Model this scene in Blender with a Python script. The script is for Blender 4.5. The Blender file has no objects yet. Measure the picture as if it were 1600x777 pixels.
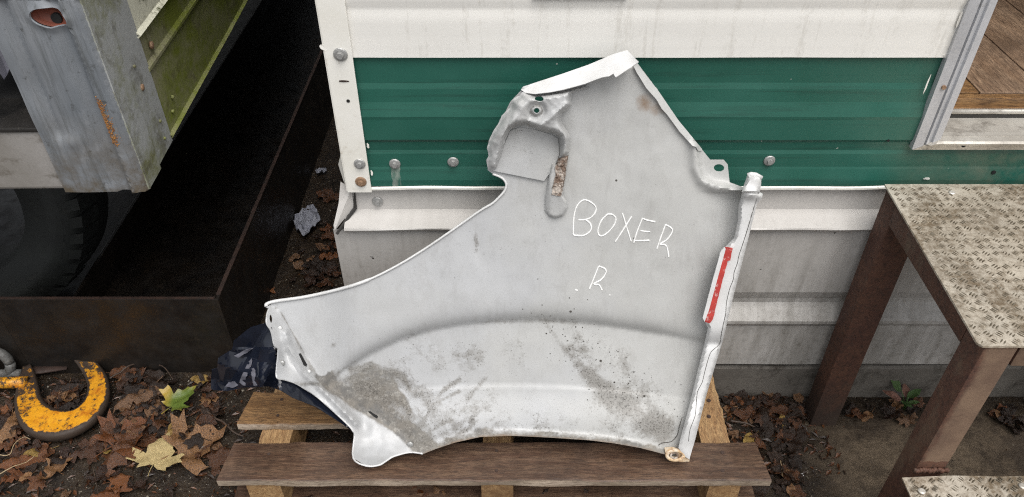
import bpy, bmesh, math, random
from math import radians as R, sin, cos, tan, pi, sqrt, exp
from mathutils import Vector, Matrix, noise as mnoise
from mathutils.geometry import delaunay_2d_cdt
random.seed(11)
S = bpy.context.scene
COL = S.collection

# ------------------------------------------------------------------ camera, sky, sun, exposure
PITCH, F, CX, CY, CAMZ = 39.8, 1210.0, 800.0, 388.5, 1.6
cd = bpy.data.cameras.new('camera'); cam = bpy.data.objects.new('camera', cd); COL.objects.link(cam)
cam.location = (0, 0, CAMZ); cam.rotation_euler = (R(90 - PITCH), 0, 0)
cd.sensor_width = 36; cd.lens = 36 * F / 1600; cd.clip_start = 0.02; cd.clip_end = 500
S.camera = cam

SUN_EL, SUN_AZ = 66, 158            # azimuth clockwise from +Y: behind the photographer, a little to the right
w = bpy.data.worlds.new('World'); S.world = w; w.use_nodes = True
nt = w.node_tree; bg = nt.nodes['Background']
sk = nt.nodes.new('ShaderNodeTexSky'); sk.sky_type = 'NISHITA'; sk.sun_disc = False
sk.sun_elevation = R(SUN_EL); sk.sun_rotation = R(SUN_AZ); sk.dust_density = 4; sk.air_density = 1.2
hs = nt.nodes.new('ShaderNodeHueSaturation'); hs.inputs['Saturation'].default_value = 0.22
nt.links.new(sk.outputs[0], hs.inputs['Color']); nt.links.new(hs.outputs[0], bg.inputs['Color'])
bg.inputs['Strength'].default_value = 0.135
sd = bpy.data.lights.new('sun', 'SUN'); sun = bpy.data.objects.new('sun', sd); COL.objects.link(sun)
sd.energy = 1.4; sd.angle = R(45); sd.color = (1, .965, .92)
sdir = Vector((sin(R(SUN_AZ)) * cos(R(SUN_EL)), cos(R(SUN_AZ)) * cos(R(SUN_EL)), sin(R(SUN_EL))))
sun.rotation_euler = sdir.to_track_quat('Z', 'Y').to_euler()
S.view_settings.view_transform = 'Standard'; S.view_settings.look = 'None'
S.view_settings.gamma = 1; S.view_settings.use_curve_mapping = False
S.view_settings.exposure = 0.44
S.render.engine = 'CYCLES'; S.cycles.use_denoising = False; S.cycles.filter_width = 1.15

# ------------------------------------------------------------------ maths: a picture point to a point of the place
PSIN, PCOS = sin(R(PITCH)), cos(R(PITCH))
def ray(px, py):
    a, b = (px - CX) / F, -(py - CY) / F
    return Vector((a, PCOS + b * PSIN, -PSIN + b * PCOS))
CAM = Vector((0, 0, CAMZ))
def atY(px, py, Y):
    d = ray(px, py); return CAM + d * (Y / d.y)
def atZ(px, py, z):
    d = ray(px, py); return CAM + d * ((z - CAMZ) / d.z)
def atX(px, py, X):
    d = ray(px, py); return CAM + d * (X / d.x)
def sstep(a, b, x):
    if a == b: return 1.0 if x >= b else 0.0
    t = max(0.0, min(1.0, (x - a) / (b - a))); return t * t * (3 - 2 * t)
def seg_dist(p, a, b):
    ax, ay = a; bx, by = b; dx, dy = bx - ax, by - ay
    L = dx * dx + dy * dy
    t = 0 if L == 0 else max(0, min(1, ((p[0] - ax) * dx + (p[1] - ay) * dy) / L))
    return math.hypot(p[0] - ax - t * dx, p[1] - ay - t * dy)
def pdist(p, line, closed=False):
    n = len(line)
    return min(seg_dist(p, line[i], line[(i + 1) % n]) for i in range(n if closed else n - 1))
def inside(p, poly):
    x, y = p; c = False; j = len(poly) - 1
    for i in range(len(poly)):
        xi, yi = poly[i]; xj, yj = poly[j]
        if (yi > y) != (yj > y) and x < (xj - xi) * (y - yi) / (yj - yi) + xi: c = not c
        j = i
    return c
def smooth(pts, n=5, closed=False):
    out = []; m = len(pts)
    g = lambda i: pts[i % m] if closed else pts[max(0, min(m - 1, i))]
    for i in range(m if closed else m - 1):
        p0, p1, p2, p3 = g(i - 1), g(i), g(i + 1), g(i + 2)
        for k in range(n):
            t = k / n
            out.append(tuple(.5 * (2 * b + (c - a) * t + (2 * a - 5 * b + 4 * c - d) * t * t + (3 * b - a - 3 * c + d) * t ** 3)
                             for a, b, c, d in zip(p0, p1, p2, p3)))
    if not closed: out.append(tuple(pts[-1]))
    return out
def resample(poly, step):
    out = []
    for i in range(len(poly)):
        a, b = poly[i], poly[(i + 1) % len(poly)]
        L = math.hypot(b[0] - a[0], b[1] - a[1]); n = max(1, int(round(L / step)))
        for k in range(n): out.append((a[0] + (b[0] - a[0]) * k / n, a[1] + (b[1] - a[1]) * k / n))
    return out
def ellipse(cx, cy, rx, ry, n=16, rot=0):
    c, s = cos(rot), sin(rot)
    return [(cx + rx * cos(2 * pi * i / n) * c - ry * sin(2 * pi * i / n) * s,
             cy + rx * cos(2 * pi * i / n) * s + ry * sin(2 * pi * i / n) * c) for i in range(n)]
def tri2d(outline, step, holes=()):
    """fine triangles inside an outline; returns 2-D points and faces"""
    ol = resample(outline, step); P = list(ol); E = [(i, (i + 1) % len(ol)) for i in range(len(ol))]
    for h in holes:
        b = len(P); P += list(h); E += [(b + i, b + (i + 1) % len(h)) for i in range(len(h))]
    xs = [p[0] for p in ol]; ys = [p[1] for p in ol]
    y = min(ys) + step * .5; r = 0
    while y < max(ys):
        x = min(xs) + step * (.25 + .5 * (r % 2))
        while x < max(xs):
            if inside((x, y), ol) and pdist((x, y), ol, True) > step * .45 and all(not inside((x, y), h) and pdist((x, y), h, True) > step * .3 for h in holes):
                P.append((x, y))
            x += step
        y += step * .87; r += 1
    v, e, f, *_ = delaunay_2d_cdt([Vector(p) for p in P], E, [], 0, 1e-6)
    ff = []
    for t in f:
        c = (sum(v[i].x for i in t) / 3, sum(v[i].y for i in t) / 3)
        if inside(c, ol) and not any(inside(c, h) for h in holes): ff.append(tuple(t))
    return [(q.x, q.y) for q in v], ff

# ------------------------------------------------------------------ objects
def mesh(name, verts, faces, mat=None, parent=None, smooth_=False, mats=None, fm=None):
    me = bpy.data.meshes.new(name); me.from_pydata([tuple(v) for v in verts], [], faces); me.update()
    for m in (mats or ([mat] if mat else [])): me.materials.append(m)
    if fm: me.polygons.foreach_set('material_index', fm)
    if smooth_: me.polygons.foreach_set('use_smooth', [True] * len(me.polygons))
    o = bpy.data.objects.new(name, me); COL.objects.link(o)
    if parent: setp(o, parent)
    return o
def setp(o, parent):
    o.parent = parent; q = parent; off = Vector((0, 0, 0)); 
    m = Matrix()
    while q is not None:
        m = q.matrix_parent_inverse.copy().inverted() @ m if False else m
        q = q.parent
    o.matrix_parent_inverse = WORLD[parent.name].inverted() if parent.name in WORLD else Matrix()
WORLD = {}
def thing(name, label, cat, loc=(0, 0, 0), group=None):
    o = bpy.data.objects.new(name, None); COL.objects.link(o); o.location = loc; o.empty_display_size = .05
    WORLD[o.name] = Matrix.Translation(loc)
    tag(o, label, cat, group); return o
def tag(o, label=None, cat=None, group=None, kind=None):
    if label: o['label'] = label
    if cat: o['category'] = cat
    if group: o['group'] = group
    if kind: o['kind'] = kind
    return o
class MB:
    def __init__(s): s.v = []; s.f = []; s.m = []
    def add(s, v, f, m=0):
        b = len(s.v); s.v += [tuple(q) for q in v]; s.f += [tuple(i + b for i in t) for t in f]; s.m += [m] * len(f)
    def box(s, a, b, m=0, bev=0.0):
        x0, y0, z0 = a; x1, y1, z1 = b
        if bev <= 0:
            s.add([(x0, y0, z0), (x1, y0, z0), (x1, y1, z0), (x0, y1, z0), (x0, y0, z1), (x1, y0, z1), (x1, y1, z1), (x0, y1, z1)],
                  [(0, 3, 2, 1), (4, 5, 6, 7), (0, 1, 5, 4), (1, 2, 6, 5), (2, 3, 7, 6), (3, 0, 4, 7)], m)
        else:
            bm = bmesh.new(); bmesh.ops.create_cube(bm, size=1)
            for q in bm.verts: q.co = Vector((x0 + (q.co.x + .5) * (x1 - x0), y0 + (q.co.y + .5) * (y1 - y0), z0 + (q.co.z + .5) * (z1 - z0)))
            bmesh.ops.bevel(bm, geom=bm.edges[:], offset=bev, segments=2, affect='EDGES', profile=.6)
            bm.verts.index_update(); s.add([q.co[:] for q in bm.verts], [[q.index for q in t.verts] for t in bm.faces], m); bm.free()
    def tube(s, pts, r, n=8, m=0, cap=True, sq=None):
        pts = [Vector(p) for p in pts]; rs = r if isinstance(r, (list, tuple)) else [r] * len(pts)
        rings = []; up = None
        for i, p in enumerate(pts):
            d = (pts[min(i + 1, len(pts) - 1)] - pts[max(i - 1, 0)]).normalized()
            if up is None: up = Vector((0, 0, 1)) if abs(d.z) < .9 else Vector((1, 0, 0))
            a = d.cross(up).normalized(); up = a.cross(d).normalized()
            k = (1, 1) if sq is None else sq
            rings.append([p + (a * cos(2 * pi * j / n) * k[0] + up * sin(2 * pi * j / n) * k[1]) * rs[i] for j in range(n)])
        v = [q for g in rings for q in g]; f = []
        for i in range(len(pts) - 1):
            for j in range(n): f.append((i * n + j, i * n + (j + 1) % n, (i + 1) * n + (j + 1) % n, (i + 1) * n + j))
        if cap: f += [tuple(range(n))[::-1], tuple((len(pts) - 1) * n + j for j in range(n))]
        s.add(v, f, m)
    def build(s, name, mat, parent=None, sm=False):
        ms = mat if isinstance(mat, list) else [mat]
        o = mesh(name, s.v, s.f, None, parent, sm, ms, s.m); return o
def recalc(o):
    bm = bmesh.new(); bm.from_mesh(o.data); bmesh.ops.recalc_face_normals(bm, faces=bm.faces[:]); bm.to_mesh(o.data); bm.free()
def sharp(o, a=35):
    o.data.polygons.foreach_set('use_smooth', [True] * len(o.data.polygons)); o.data.set_sharp_from_angle(angle=R(a))
def solid(o, t, off=-1):
    m = o.modifiers.new('sheet', 'SOLIDIFY'); m.thickness = t; m.offset = off
    e = o.modifiers.new('edges', 'EDGE_SPLIT'); e.split_angle = R(50); return o

# ------------------------------------------------------------------ materials
def lin(r, g, b):
    f = lambda c: c / 12.92 if c <= .04045 else ((c + .055) / 1.055) ** 2.4
    return (f(r / 255), f(g / 255), f(b / 255), 1)
class Mat:
    def __init__(s, name, rough=.5, metal=0.0, spec=.5):
        s.m = bpy.data.materials.new(name); s.m.use_nodes = True; s.t = s.m.node_tree
        s.b = s.t.nodes['Principled BSDF']; s.b.inputs['Roughness'].default_value = rough; s.b.inputs['Metallic'].default_value = metal
        s.b.inputs['Specular IOR Level'].default_value = spec; s._c = None
    def n(s, t): return s.t.nodes.new(t)
    def ln(s, a, b):
        if hasattr(a, 'is_output'): s.t.links.new(a, b)
        else: b.default_value = a
    def co(s, st=(1, 1, 1)):
        if s._c is None: s._c = s.n('ShaderNodeTexCoord').outputs['Object']
        if tuple(st) == (1, 1, 1): return s._c
        mp = s.n('ShaderNodeMapping'); mp.inputs['Scale'].default_value = st; s.t.links.new(s._c, mp.inputs['Vector']); return mp.outputs[0]
    def noise(s, sc, det=4, ro=.6, st=(1, 1, 1), dist=0):
        k = s.n('ShaderNodeTexNoise'); k.inputs['Scale'].default_value = sc; k.inputs['Detail'].default_value = det
        k.inputs['Roughness'].default_value = ro; k.inputs['Distortion'].default_value = dist
        s.t.links.new(s.co(st), k.inputs['Vector']); return k.outputs[0]
    def ramp(s, f, stops, interp='LINEAR'):
        k = s.n('ShaderNodeValToRGB'); k.color_ramp.interpolation = interp; e = k.color_ramp.elements
        while len(e) < len(stops): e.new(.5)
        for q, (p, c) in zip(e, stops): q.position = p; q.color = c if hasattr(c, '__len__') else (c, c, c, 1)
        s.t.links.new(f, k.inputs[0]); return k.outputs[0]
    def thr(s, f, a, b): return s.ramp(f, [(a, 0.), (b, 1.)])
    def mix(s, f, a, b, mode='MIX'):
        k = s.n('ShaderNodeMix'); k.data_type = 'RGBA'; k.blend_type = mode; k.clamp_factor = True
        s.ln(f, k.inputs[0]); s.ln(a, k.inputs[6]); s.ln(b, k.inputs[7]); return k.outputs[2]
    def math(s, op, a, b=0.0):
        k = s.n('ShaderNodeMath'); k.operation = op; s.ln(a, k.inputs[0]); s.ln(b, k.inputs[1]); return k.outputs[0]
    def attr(s, name):
        k = s.n('ShaderNodeAttribute'); k.attribute_name = name; sp = s.n('ShaderNodeSeparateColor'); s.t.links.new(k.outputs[0], sp.inputs[0]); return sp.outputs
    def rnd(s): return s.n('ShaderNodeObjectInfo').outputs['Random']
    def xyz(s):
        k = s.n('ShaderNodeSeparateXYZ'); s.t.links.new(s.co(), k.inputs[0]); return k.outputs
    def base(s, c): s.ln(c, s.b.inputs['Base Color']); return s
    def rough(s, c): s.ln(c, s.b.inputs['Roughness']); return s
    def bump(s, h, st=.3, d=.002):
        k = s.n('ShaderNodeBump'); k.inputs['Strength'].default_value = st; k.inputs['Distance'].default_value = d
        s.t.links.new(h, k.inputs['Height']); s.t.links.new(k.outputs[0], s.b.inputs['Normal']); return s
def worn(name, c1, c2, dirt, rough=.5, metal=0, sc=6, cover=(.6, .75), st=(1, 1, 1), bumpd=.0008, fine=120, dst=(1, 1, 1), dsc=None, spec=.5):
    """paint or metal: slow colour drift, patches of dirt with ragged edges, fine grain"""
    m = Mat(name, rough, metal, spec)
    c = m.mix(m.thr(m.noise(sc, 5, .6, st), .35, .65), c1, c2)
    d = m.math('ADD', m.math('MULTIPLY', m.noise(dsc or sc * 1.7, 8, .72, dst), .8), m.math('MULTIPLY', m.noise(fine, 3, .6), .2))
    dm = m.thr(d, *cover); c = m.mix(dm, c, dirt)
    c = m.mix(.25, c, m.ramp(m.noise(fine * 2, 3, .7), [(.3, .35), (.7, .65)]), 'OVERLAY')
    m.base(c); m.rough(m.math('ADD', m.math('MULTIPLY', dm, .25), rough - .05)); m.bump(m.noise(fine, 4, .65), .35, bumpd); return m
k = lambda v: (v, v, v, 1)

# caravan paints
WHITE = worn('white_paint', (.85, .835, .79, 1), (.80, .785, .74, 1), (.40, .37, .31, 1), .42, 0, 3, (.53, .80), dst=(4, 1, .3), bumpd=.0003, dsc=6)
TRIM = worn('cream_trim_paint', (.86, .845, .79, 1), (.80, .78, .71, 1), (.42, .35, .26, 1), .45, 0, 9, (.56, .74), bumpd=.0004)
m = Mat('green_paint', .38)
_g = m.mix(m.thr(m.noise(3, 5), .3, .7), (.016, .092, .066, 1), (.024, .118, .088, 1))
_x = m.xyz()
_fade = m.math('MULTIPLY', m.thr(_x[0], .75, 1.05), m.thr(m.noise(7, 7, .7), .38, .6))
_g = m.mix(m.math('MULTIPLY', _fade, .8), _g, (.17, .18, .13, 1))
_st = m.math('MULTIPLY', m.thr(m.noise(1.0, 5, .65, (3, 1, 90)), .55, .72), .42)
_g = m.mix(_st, _g, (.012, .03, .024, 1))
_g = m.mix(m.math('MULTIPLY', m.thr(m.noise(26, 6, .75, (5, 1, 1)), .66, .78), .35), _g, (.12, .17, .14, 1))
_g = m.mix(m.thr(m.noise(60, 2, .5), .78, .80), _g, (.55, .56, .5, 1))
_bx = atY(617, 256, 1.325)
_run = m.math('MULTIPLY', m.math('LESS_THAN', m.math('ABSOLUTE', m.math('SUBTRACT', m.math('ADD', _x[0], m.math('MULTIPLY', m.noise(90, 3), .006)), _bx.x + .003)), .009), m.math('LESS_THAN', _x[2], _bx.z))
_g = m.mix(m.math('MULTIPLY', _run, m.thr(m.noise(70, 5, .7, (1, 1, .25)), .38, .72)), _g, (.34, .36, .32, 1))
m.base(_g); m.rough(m.ramp(m.noise(12, 5), [(.3, .30), (.7, .5)])); m.bump(m.noise(9, 3), .12, .004); GREEN = m
SKIRT = Mat('skirt_sheet_paint', .38)
m = SKIRT
_g = m.mix(m.thr(m.noise(2.2, 5, .6), .35, .65), (.56, .54, .515, 1), (.47, .455, .43, 1))
_z = m.xyz()[2]
_low = m.ramp(_z, [(.05, 1.), (.30, .85), (.45, .5), (.585, .25), (.60, .10), (.63, .12), (.66, .55)])
_d = m.math('MULTIPLY', m.math('ADD', m.thr(m.noise(3.0, 8, .72, (3.5, 1, .5)), .40, .75), m.math('MULTIPLY', m.thr(m.noise(60, 4, .7), .5, .75), .5)), _low)
_g = m.mix(m.math('MULTIPLY', m.thr(m.noise(2.5, 8, .75, (9, 1, .6)), .48, .68), m.math('MULTIPLY', _low, .55)), _g, (.19, .175, .15, 1))
_g = m.mix(_d, _g, (.15, .137, .115, 1))
_g = m.mix(m.math('MULTIPLY', m.thr(m.noise(8, 8, .75), .68, .74), m.ramp(_z, [(.1, 1.), (.35, 0.)])), _g, (.055, .07, .035, 1))
_g = m.mix(m.thr(m.noise(38, 3, .6), .735, .755), _g, (.05, .045, .04, 1))
m.base(_g); m.bump(m.noise(90, 5), .3, .0005)
ALU = worn('mill_aluminium', (.60, .61, .635, 1), (.48, .485, .50, 1), (.22, .20, .17, 1), .40, .25, 14, (.58, .74), st=(1, 1, .4))
ALUD = worn('dirty_aluminium', (.60, .575, .52, 1), (.46, .43, .38, 1), (.12, .10, .08, 1), .45, .35, 9, (.52, .70))
DARK = worn('dark_seal_and_gap_shade', (.018, .017, .016, 1), (.03, .028, .025, 1), (.06, .05, .04, 1), .6, 0, 12)
ZINC = worn('zinc_screw', (.42, .42, .41, 1), (.33, .33, .32, 1), (.12, .09, .06, 1), .45, .4, 200, (.6, .8), fine=600, dsc=260)
RUSTSCREW = worn('rusted_screw', (.32, .20, .12, 1), (.20, .12, .07, 1), (.40, .36, .30, 1), .7, .1, 200, (.55, .8), fine=600, dsc=260)
# fender
m = Mat('pale_primer_paint', .40); PAINT = m
_x = m.xyz()
_c = m.mix(m.thr(m.math('ADD', m.math('MULTIPLY', _x[0], 1.1), m.math('MULTIPLY', m.noise(3.4, 5, .6), .9)), .42, .68), (.457, .464, .470, 1), (.458, .460, .448, 1))
_c = m.mix(m.math('MULTIPLY', m.thr(m.noise(6, 7, .7, (2, 2, .6)), .5, .75), .20), _c, (.36, .35, .32, 1))
_a = m.attr('mask')
_film = m.thr(m.math('ADD', m.math('MULTIPLY', _a[1], .70), m.math('MULTIPLY', m.noise(38, 10, .80), .80)), .64, .86)
_c = m.mix(m.math('MULTIPLY', _film, .82), _c, m.mix(m.thr(m.noise(25, 7, .75), .42, .58), (.150, .128, .098, 1), (.062, .056, .047, 1)))
_clus = m.noise(17, 7, .72)
_mid = m.noise(55, 8, .8)
_cloud = m.thr(m.math('ADD', m.math('MULTIPLY', _a[0], .60), m.math('ADD', m.math('MULTIPLY', _clus, .75), m.math('MULTIPLY', _mid, .60))), .84, 1.36)
_pep = m.noise(270, 2, .7)
_sp = m.thr(m.math('ADD', m.math('MULTIPLY', _a[0], .26), m.math('ADD', m.math('MULTIPLY', _pep, .85), m.math('MULTIPLY', _clus, .40))), .81, .87)
_c = m.mix(m.math('MULTIPLY', _cloud, .66), _c, (.15, .136, .116, 1))
_c = m.mix(m.math('MULTIPLY', _sp, .72), _c, (.060, .054, .046, 1))
_salt = m.math('MULTIPLY', m.thr(m.noise(310, 2, .7), .56, .62), m.math('MULTIPLY', m.thr(_a[0], .2, .6), m.thr(m.noise(20, 6, .7), .40, .58)))
_c = m.mix(m.math('MULTIPLY', _salt, .6), _c, (.40, .385, .36, 1))
_fl = m.math('MULTIPLY', m.thr(m.noise(95, 6, .8), .53, .60), m.thr(_a[1], .35, .8))
_c = m.mix(m.math('MULTIPLY', _fl, .42), _c, (.44, .42, .38, 1))
_sp2 = m.thr(m.math('ADD', m.math('MULTIPLY', _a[0], .20), m.math('MULTIPLY', m.noise(95, 2, .5), .9)), .735, .76)
_c = m.mix(m.math('MULTIPLY', _sp2, .75), _c, (.07, .066, .06, 1))
_c = m.mix(m.math('MULTIPLY', m.thr(m.noise(4, 9, .8, (7, 7, .8)), .50, .64), .20), _c, (.22, .21, .195, 1))
_c = m.mix(m.math('MULTIPLY', m.thr(m.noise(150, 5, .75), .56, .72), .22), _c, (.22, .215, .2, 1))
_c = m.mix(m.math('MULTIPLY', m.thr(m.noise(5, 10, .82), .54, .66), .22), _c, (.20, .195, .18, 1))
_c = m.mix(m.math('MULTIPLY', m.thr(m.noise(3.2, 6, .65), .45, .75), .35), _c, (.40, .395, .37, 1))
_ru = m.thr(m.math('ADD', m.math('MULTIPLY', _a[2], .8), m.math('MULTIPLY', m.noise(42, 9, .80), .75)), .66, 1.0)
_c = m.mix(m.math('MULTIPLY', _ru, .8), _c, (.20, .115, .055, 1))
m.base(_c); m.rough(m.math('ADD', .40, m.math('MULTIPLY', _film, .4))); m.bump(m.noise(70, 6), .16, .0008)
PAINTW = worn('lit_white_flange_paint', (.66, .66, .655, 1), (.58, .58, .57, 1), (.22, .19, .15, 1), .42, 0, 16, (.64, .74), bumpd=.0006, fine=160)  # wing paint lightened for light the upturned flanges catch; also serves white parts
CHALK = Mat('white_marker', .7); CHALK.base((.90, .90, .88, 1))
CRACK = Mat('dark_seam', .8); CRACK.base((.07, .064, .056, 1))
RED = worn('red_foam_tape', (.48, .05, .038, 1), (.34, .032, .028, 1), (.60, .42, .39, 1), .6, 0, 40, (.56, .66), fine=500, dsc=70)
NAVY = worn('navy_gloss_paint', (.007, .009, .016, 1), (.011, .014, .024, 1), (.03, .033, .042, 1), .12, 0, 20, (.66, .8), bumpd=.0001)
RUST = worn('raw_rust', (.20, .14, .105, 1), (.11, .075, .055, 1), (.46, .41, .36, 1), .85, 0, 60, (.46, .56), fine=400, dsc=75, bumpd=.003)
RUSTRING = worn('flaking_rust_rim', (.62, .55, .44, 1), (.52, .34, .16, 1), (.28, .13, .05, 1), .7, 0, 60, (.5, .62), fine=400, dsc=110, bumpd=.001)
# trailer
m = Mat('oxidised_grey_paint', .42, .15); GREYP = m
_c = m.mix(m.thr(m.noise(5, 6, .65, (2, 2, .5)), .35, .65), (.19, .208, .228, 1), (.275, .288, .305, 1))
_c = m.mix(m.math('MULTIPLY', m.thr(m.noise(4, 8, .78, (8, 8, .45)), .50, .66), .80), _c, (.070, .075, .072, 1))
_c = m.mix(m.math('MULTIPLY', m.thr(m.noise(9, 8, .75, (1, 1, .6)), .56, .68), .6), _c, (.42, .43, .45, 1))
_c = m.mix(m.math('MULTIPLY', m.thr(m.noise(45, 5, .7), .62, .70), .7), _c, (.06, .06, .055, 1))
_z = m.xyz()[2]
_low = m.ramp(_z, [(.74, 1.), (.92, .0)])
_c = m.mix(m.math('MULTIPLY', _low, m.thr(m.noise(14, 8, .75), .36, .56)), _c, (.12, .095, .062, 1))
m.base(_c); m.bump(m.noise(60, 5), .3, .0008); m.rough(m.ramp(m.noise(9, 6), [(.3, .3), (.7, .6)]))
SILLP = worn('chipped_white_sill', (.33, .315, .30, 1), (.23, .215, .195, 1), (.085, .07, .05, 1), .5, 0, 7, (.54, .68), dst=(1, 1, 2))
WORNBLK = worn('worn_black_tread', (.012, .012, .012, 1), (.03, .028, .026, 1), (.10, .09, .08, 1), .25, 0, 20, (.6, .72))
def mossy(name, moss, bare, lo, hi):
    m = Mat(name, .65)
    a = m.math('ADD', m.math('MULTIPLY', m.noise(5, 8, .72, (1, 1, 1.6)), .75), m.math('MULTIPLY', m.noise(70, 5, .7), .25))
    c = m.mix(m.thr(a, lo, hi), bare, moss)
    c = m.mix(m.math('MULTIPLY', m.thr(m.noise(18, 8, .75), .52, .66), .6), c, (.075, .065, .035, 1))
    m.base(c); m.bump(m.noise(80, 6, .7), .5, .0015); return m
MOSS = mossy('algae_covered_panel', (.155, .18, .024, 1), (.27, .255, .16, 1), .36, .56)
CREAM = mossy('stained_cream_panel', (.075, .08, .03, 1), (.66, .65, .52, 1), .54, .60)
POSTSIDE = mossy('algae_stained_grey', (.17, .175, .07, 1), (.36, .37, .36, 1), .46, .64)
REDOX = worn('red_oxide_primer', (.20, .055, .03, 1), (.14, .04, .025, 1), (.05, .02, .015, 1), .6, 0, 40, (.6, .7))
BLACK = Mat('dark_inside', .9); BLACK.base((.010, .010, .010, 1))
ORANGE = worn('orange_rust_bloom', (.34, .16, .04, 1), (.20, .075, .02, 1), (.16, .12, .07, 1), .8, 0, 150, (.56, .68), fine=500, dsc=160)
m = Mat('wet_black_steel', .42, 0); STEEL = m
_c = m.mix(m.thr(m.noise(6, 7, .7), .4, .66), (.009, .0075, .0065, 1), (.019, .014, .010, 1))
_c = m.mix(m.math('MULTIPLY', m.thr(m.noise(30, 8, .75), .55, .7), .6), _c, (.040, .028, .017, 1))
_c = m.mix(m.math('MULTIPLY', m.ramp(m.xyz()[0], [(0, 0.), (1, 0.)]), 1), _c, _c)
m.base(_c); m.rough(m.ramp(m.noise(20, 6), [(.3, .28), (.7, .65)])); m.bump(m.noise(90, 6, .7), .4, .001)
TYRE = worn('perished_rubber', (.009, .010, .0095, 1), (.016, .018, .016, 1), (.03, .03, .025, 1), .75, 0, 14, (.56, .7))
RUBL = worn('rusty_edge', (.026, .015, .011, 1), (.045, .024, .017, 1), (.02, .015, .012, 1), .7, 0, 30, (.55, .65))
# steps
def rusty(name, a, b, d):
    m = Mat(name, .72)
    c = m.mix(m.thr(m.noise(7, 8, .7), .35, .65), a, b)
    c = m.mix(m.math('MULTIPLY', m.thr(m.noise(120, 6, .75), .46, .62), .75), c, d)
    c = m.mix(m.math('MULTIPLY', m.thr(m.noise(34, 9, .8), .50, .62), .55), c, (.13, .062, .036, 1))
    c = m.mix(m.math('MULTIPLY', m.thr(m.noise(11, 7, .7, (1, 1, .4)), .54, .70), .7), c, (.145, .10, .065, 1))
    x_, y_, z_ = m.xyz()
    wet = m.thr(m.math('ADD', m.math('MULTIPLY', z_, -1.6), m.math('MULTIPLY', m.noise(9, 6, .7), .6)), -.10, .22)
    c = m.mix(m.math('MULTIPLY', wet, .75), c, (.030, .023, .018, 1))
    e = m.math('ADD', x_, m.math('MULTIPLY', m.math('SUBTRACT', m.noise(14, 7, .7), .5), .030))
    front_tone = m.math('MULTIPLY', m.math('MULTIPLY', m.thr(e, .7560, .7640), m.thr(y_, .8475, .8462) if False else m.math('LESS_THAN', y_, .8478)), m.math('GREATER_THAN', m.math('ADD', z_, m.math('MULTIPLY', m.noise(60, 4), .02)), .395))  # lighter brown on front faces of the front leg and rail, ragged edge
    c = m.mix(m.math('MULTIPLY', front_tone, .9), c, m.mix(m.thr(m.noise(16, 8, .7), .4, .62), (.185, .122, .080, 1), (.125, .078, .052, 1)))
    m.base(c); m.bump(m.noise(140, 7, .72), .6, .0016); return m
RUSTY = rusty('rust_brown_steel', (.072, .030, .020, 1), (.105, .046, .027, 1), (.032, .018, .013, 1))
m = Mat('worn_tread_plate', .42, .5); TREAD = m
_c = m.mix(m.thr(m.noise(5, 6, .65), .35, .65), (.56, .495, .395, 1), (.67, .615, .52, 1))
_c = m.mix(m.math('MULTIPLY', m.thr(m.math('ADD', m.math('MULTIPLY', m.noise(9, 8, .75), .62), m.math('MULTIPLY', m.noise(90, 5, .75), .38)), .45, .58), .85), _c, (.155, .105, .055, 1))
_c = m.mix(m.math('MULTIPLY', m.thr(m.noise(200, 4, .75), .56, .66), .5), _c, (.11, .085, .055, 1))
_x = m.xyz()
_c = m.mix(m.math('MULTIPLY', m.thr(m.math('ADD', m.math('MULTIPLY', _x[0], .9), m.math('MULTIPLY', m.noise(8, 8, .75), .8)), 1.20, 1.45), .75), _c, (.13, .085, .042, 1))
m.base(_c); m.rough(m.ramp(m.noise(15, 6), [(.3, .35), (.7, .62)])); m.bump(m.noise(260, 5, .7), .35, .0008)
m = Mat('worn_tread_bars', .42, .45); BARS = m
_c = m.mix(m.thr(m.noise(5, 6, .65), .35, .65), (.15, .125, .085, 1), (.25, .22, .17, 1))
_c = m.mix(m.math('MULTIPLY', m.thr(m.noise(60, 6, .75), .42, .58), .85), _c, (.075, .055, .032, 1))
m.base(_c); m.bump(m.noise(300, 4), .3, .0008)
# wood
def wood(name, a, b, dk, sc=1.0, ax='x', wear=(.5, .7)):
    m = Mat(name, .5)
    st = (1.2, 14, 14) if ax == 'x' else (14, 1.2, 14)
    g1 = m.noise(6 * sc, 8, .68, st, .4); g2 = m.noise(30 * sc, 6, .7, tuple(q * 1.5 for q in st))
    c = m.mix(m.thr(g1, .42, .58), a, b)
    c = m.mix(m.math('MULTIPLY', m.thr(g2, .46, .60), .9), c, dk)
    g3 = m.noise(18 * sc, 9, .75, tuple(q * .6 for q in st), .8)
    c = m.mix(m.math('MULTIPLY', m.thr(g3, .54, .64), .6), c, tuple(min(1, q * 1.55) for q in b))
    c = m.mix(m.math('MULTIPLY', m.thr(m.noise(5, 7, .7), *wear), .75), c, dk)
    c = m.mix(.35, c, m.mix(m.rnd(), k(.35), k(.62)), 'OVERLAY')
    m.base(c); m.bump(m.math('ADD', g1, m.math('MULTIPLY', g2, .6)), .45, .002); m.rough(m.ramp(m.noise(9, 5), [(.3, .34), (.7, .65)])); return m
WOODD = wood('wet_grey_brown_wood', (.088, .047, .029, 1), (.145, .088, .055, 1), (.038, .023, .016, 1))
WOODE = wood('pale_sawn_edge', (.44, .36, .28, 1), (.33, .26, .19, 1), (.15, .11, .08, 1))
WOODO = wood('orange_brown_wood', (.20, .105, .042, 1), (.29, .165, .07, 1), (.075, .042, .022, 1), wear=(.52, .66))
WOODY = wood('bearer_wood', (.33, .19, .085, 1), (.42, .27, .13, 1), (.13, .07, .035, 1), ax='y', wear=(.55, .7))
FLOORW = wood('worn_floor_boards', (.29, .185, .115, 1), (.38, .26, .17, 1), (.11, .072, .048, 1), .7, 'y', (.44, .64))
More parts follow.
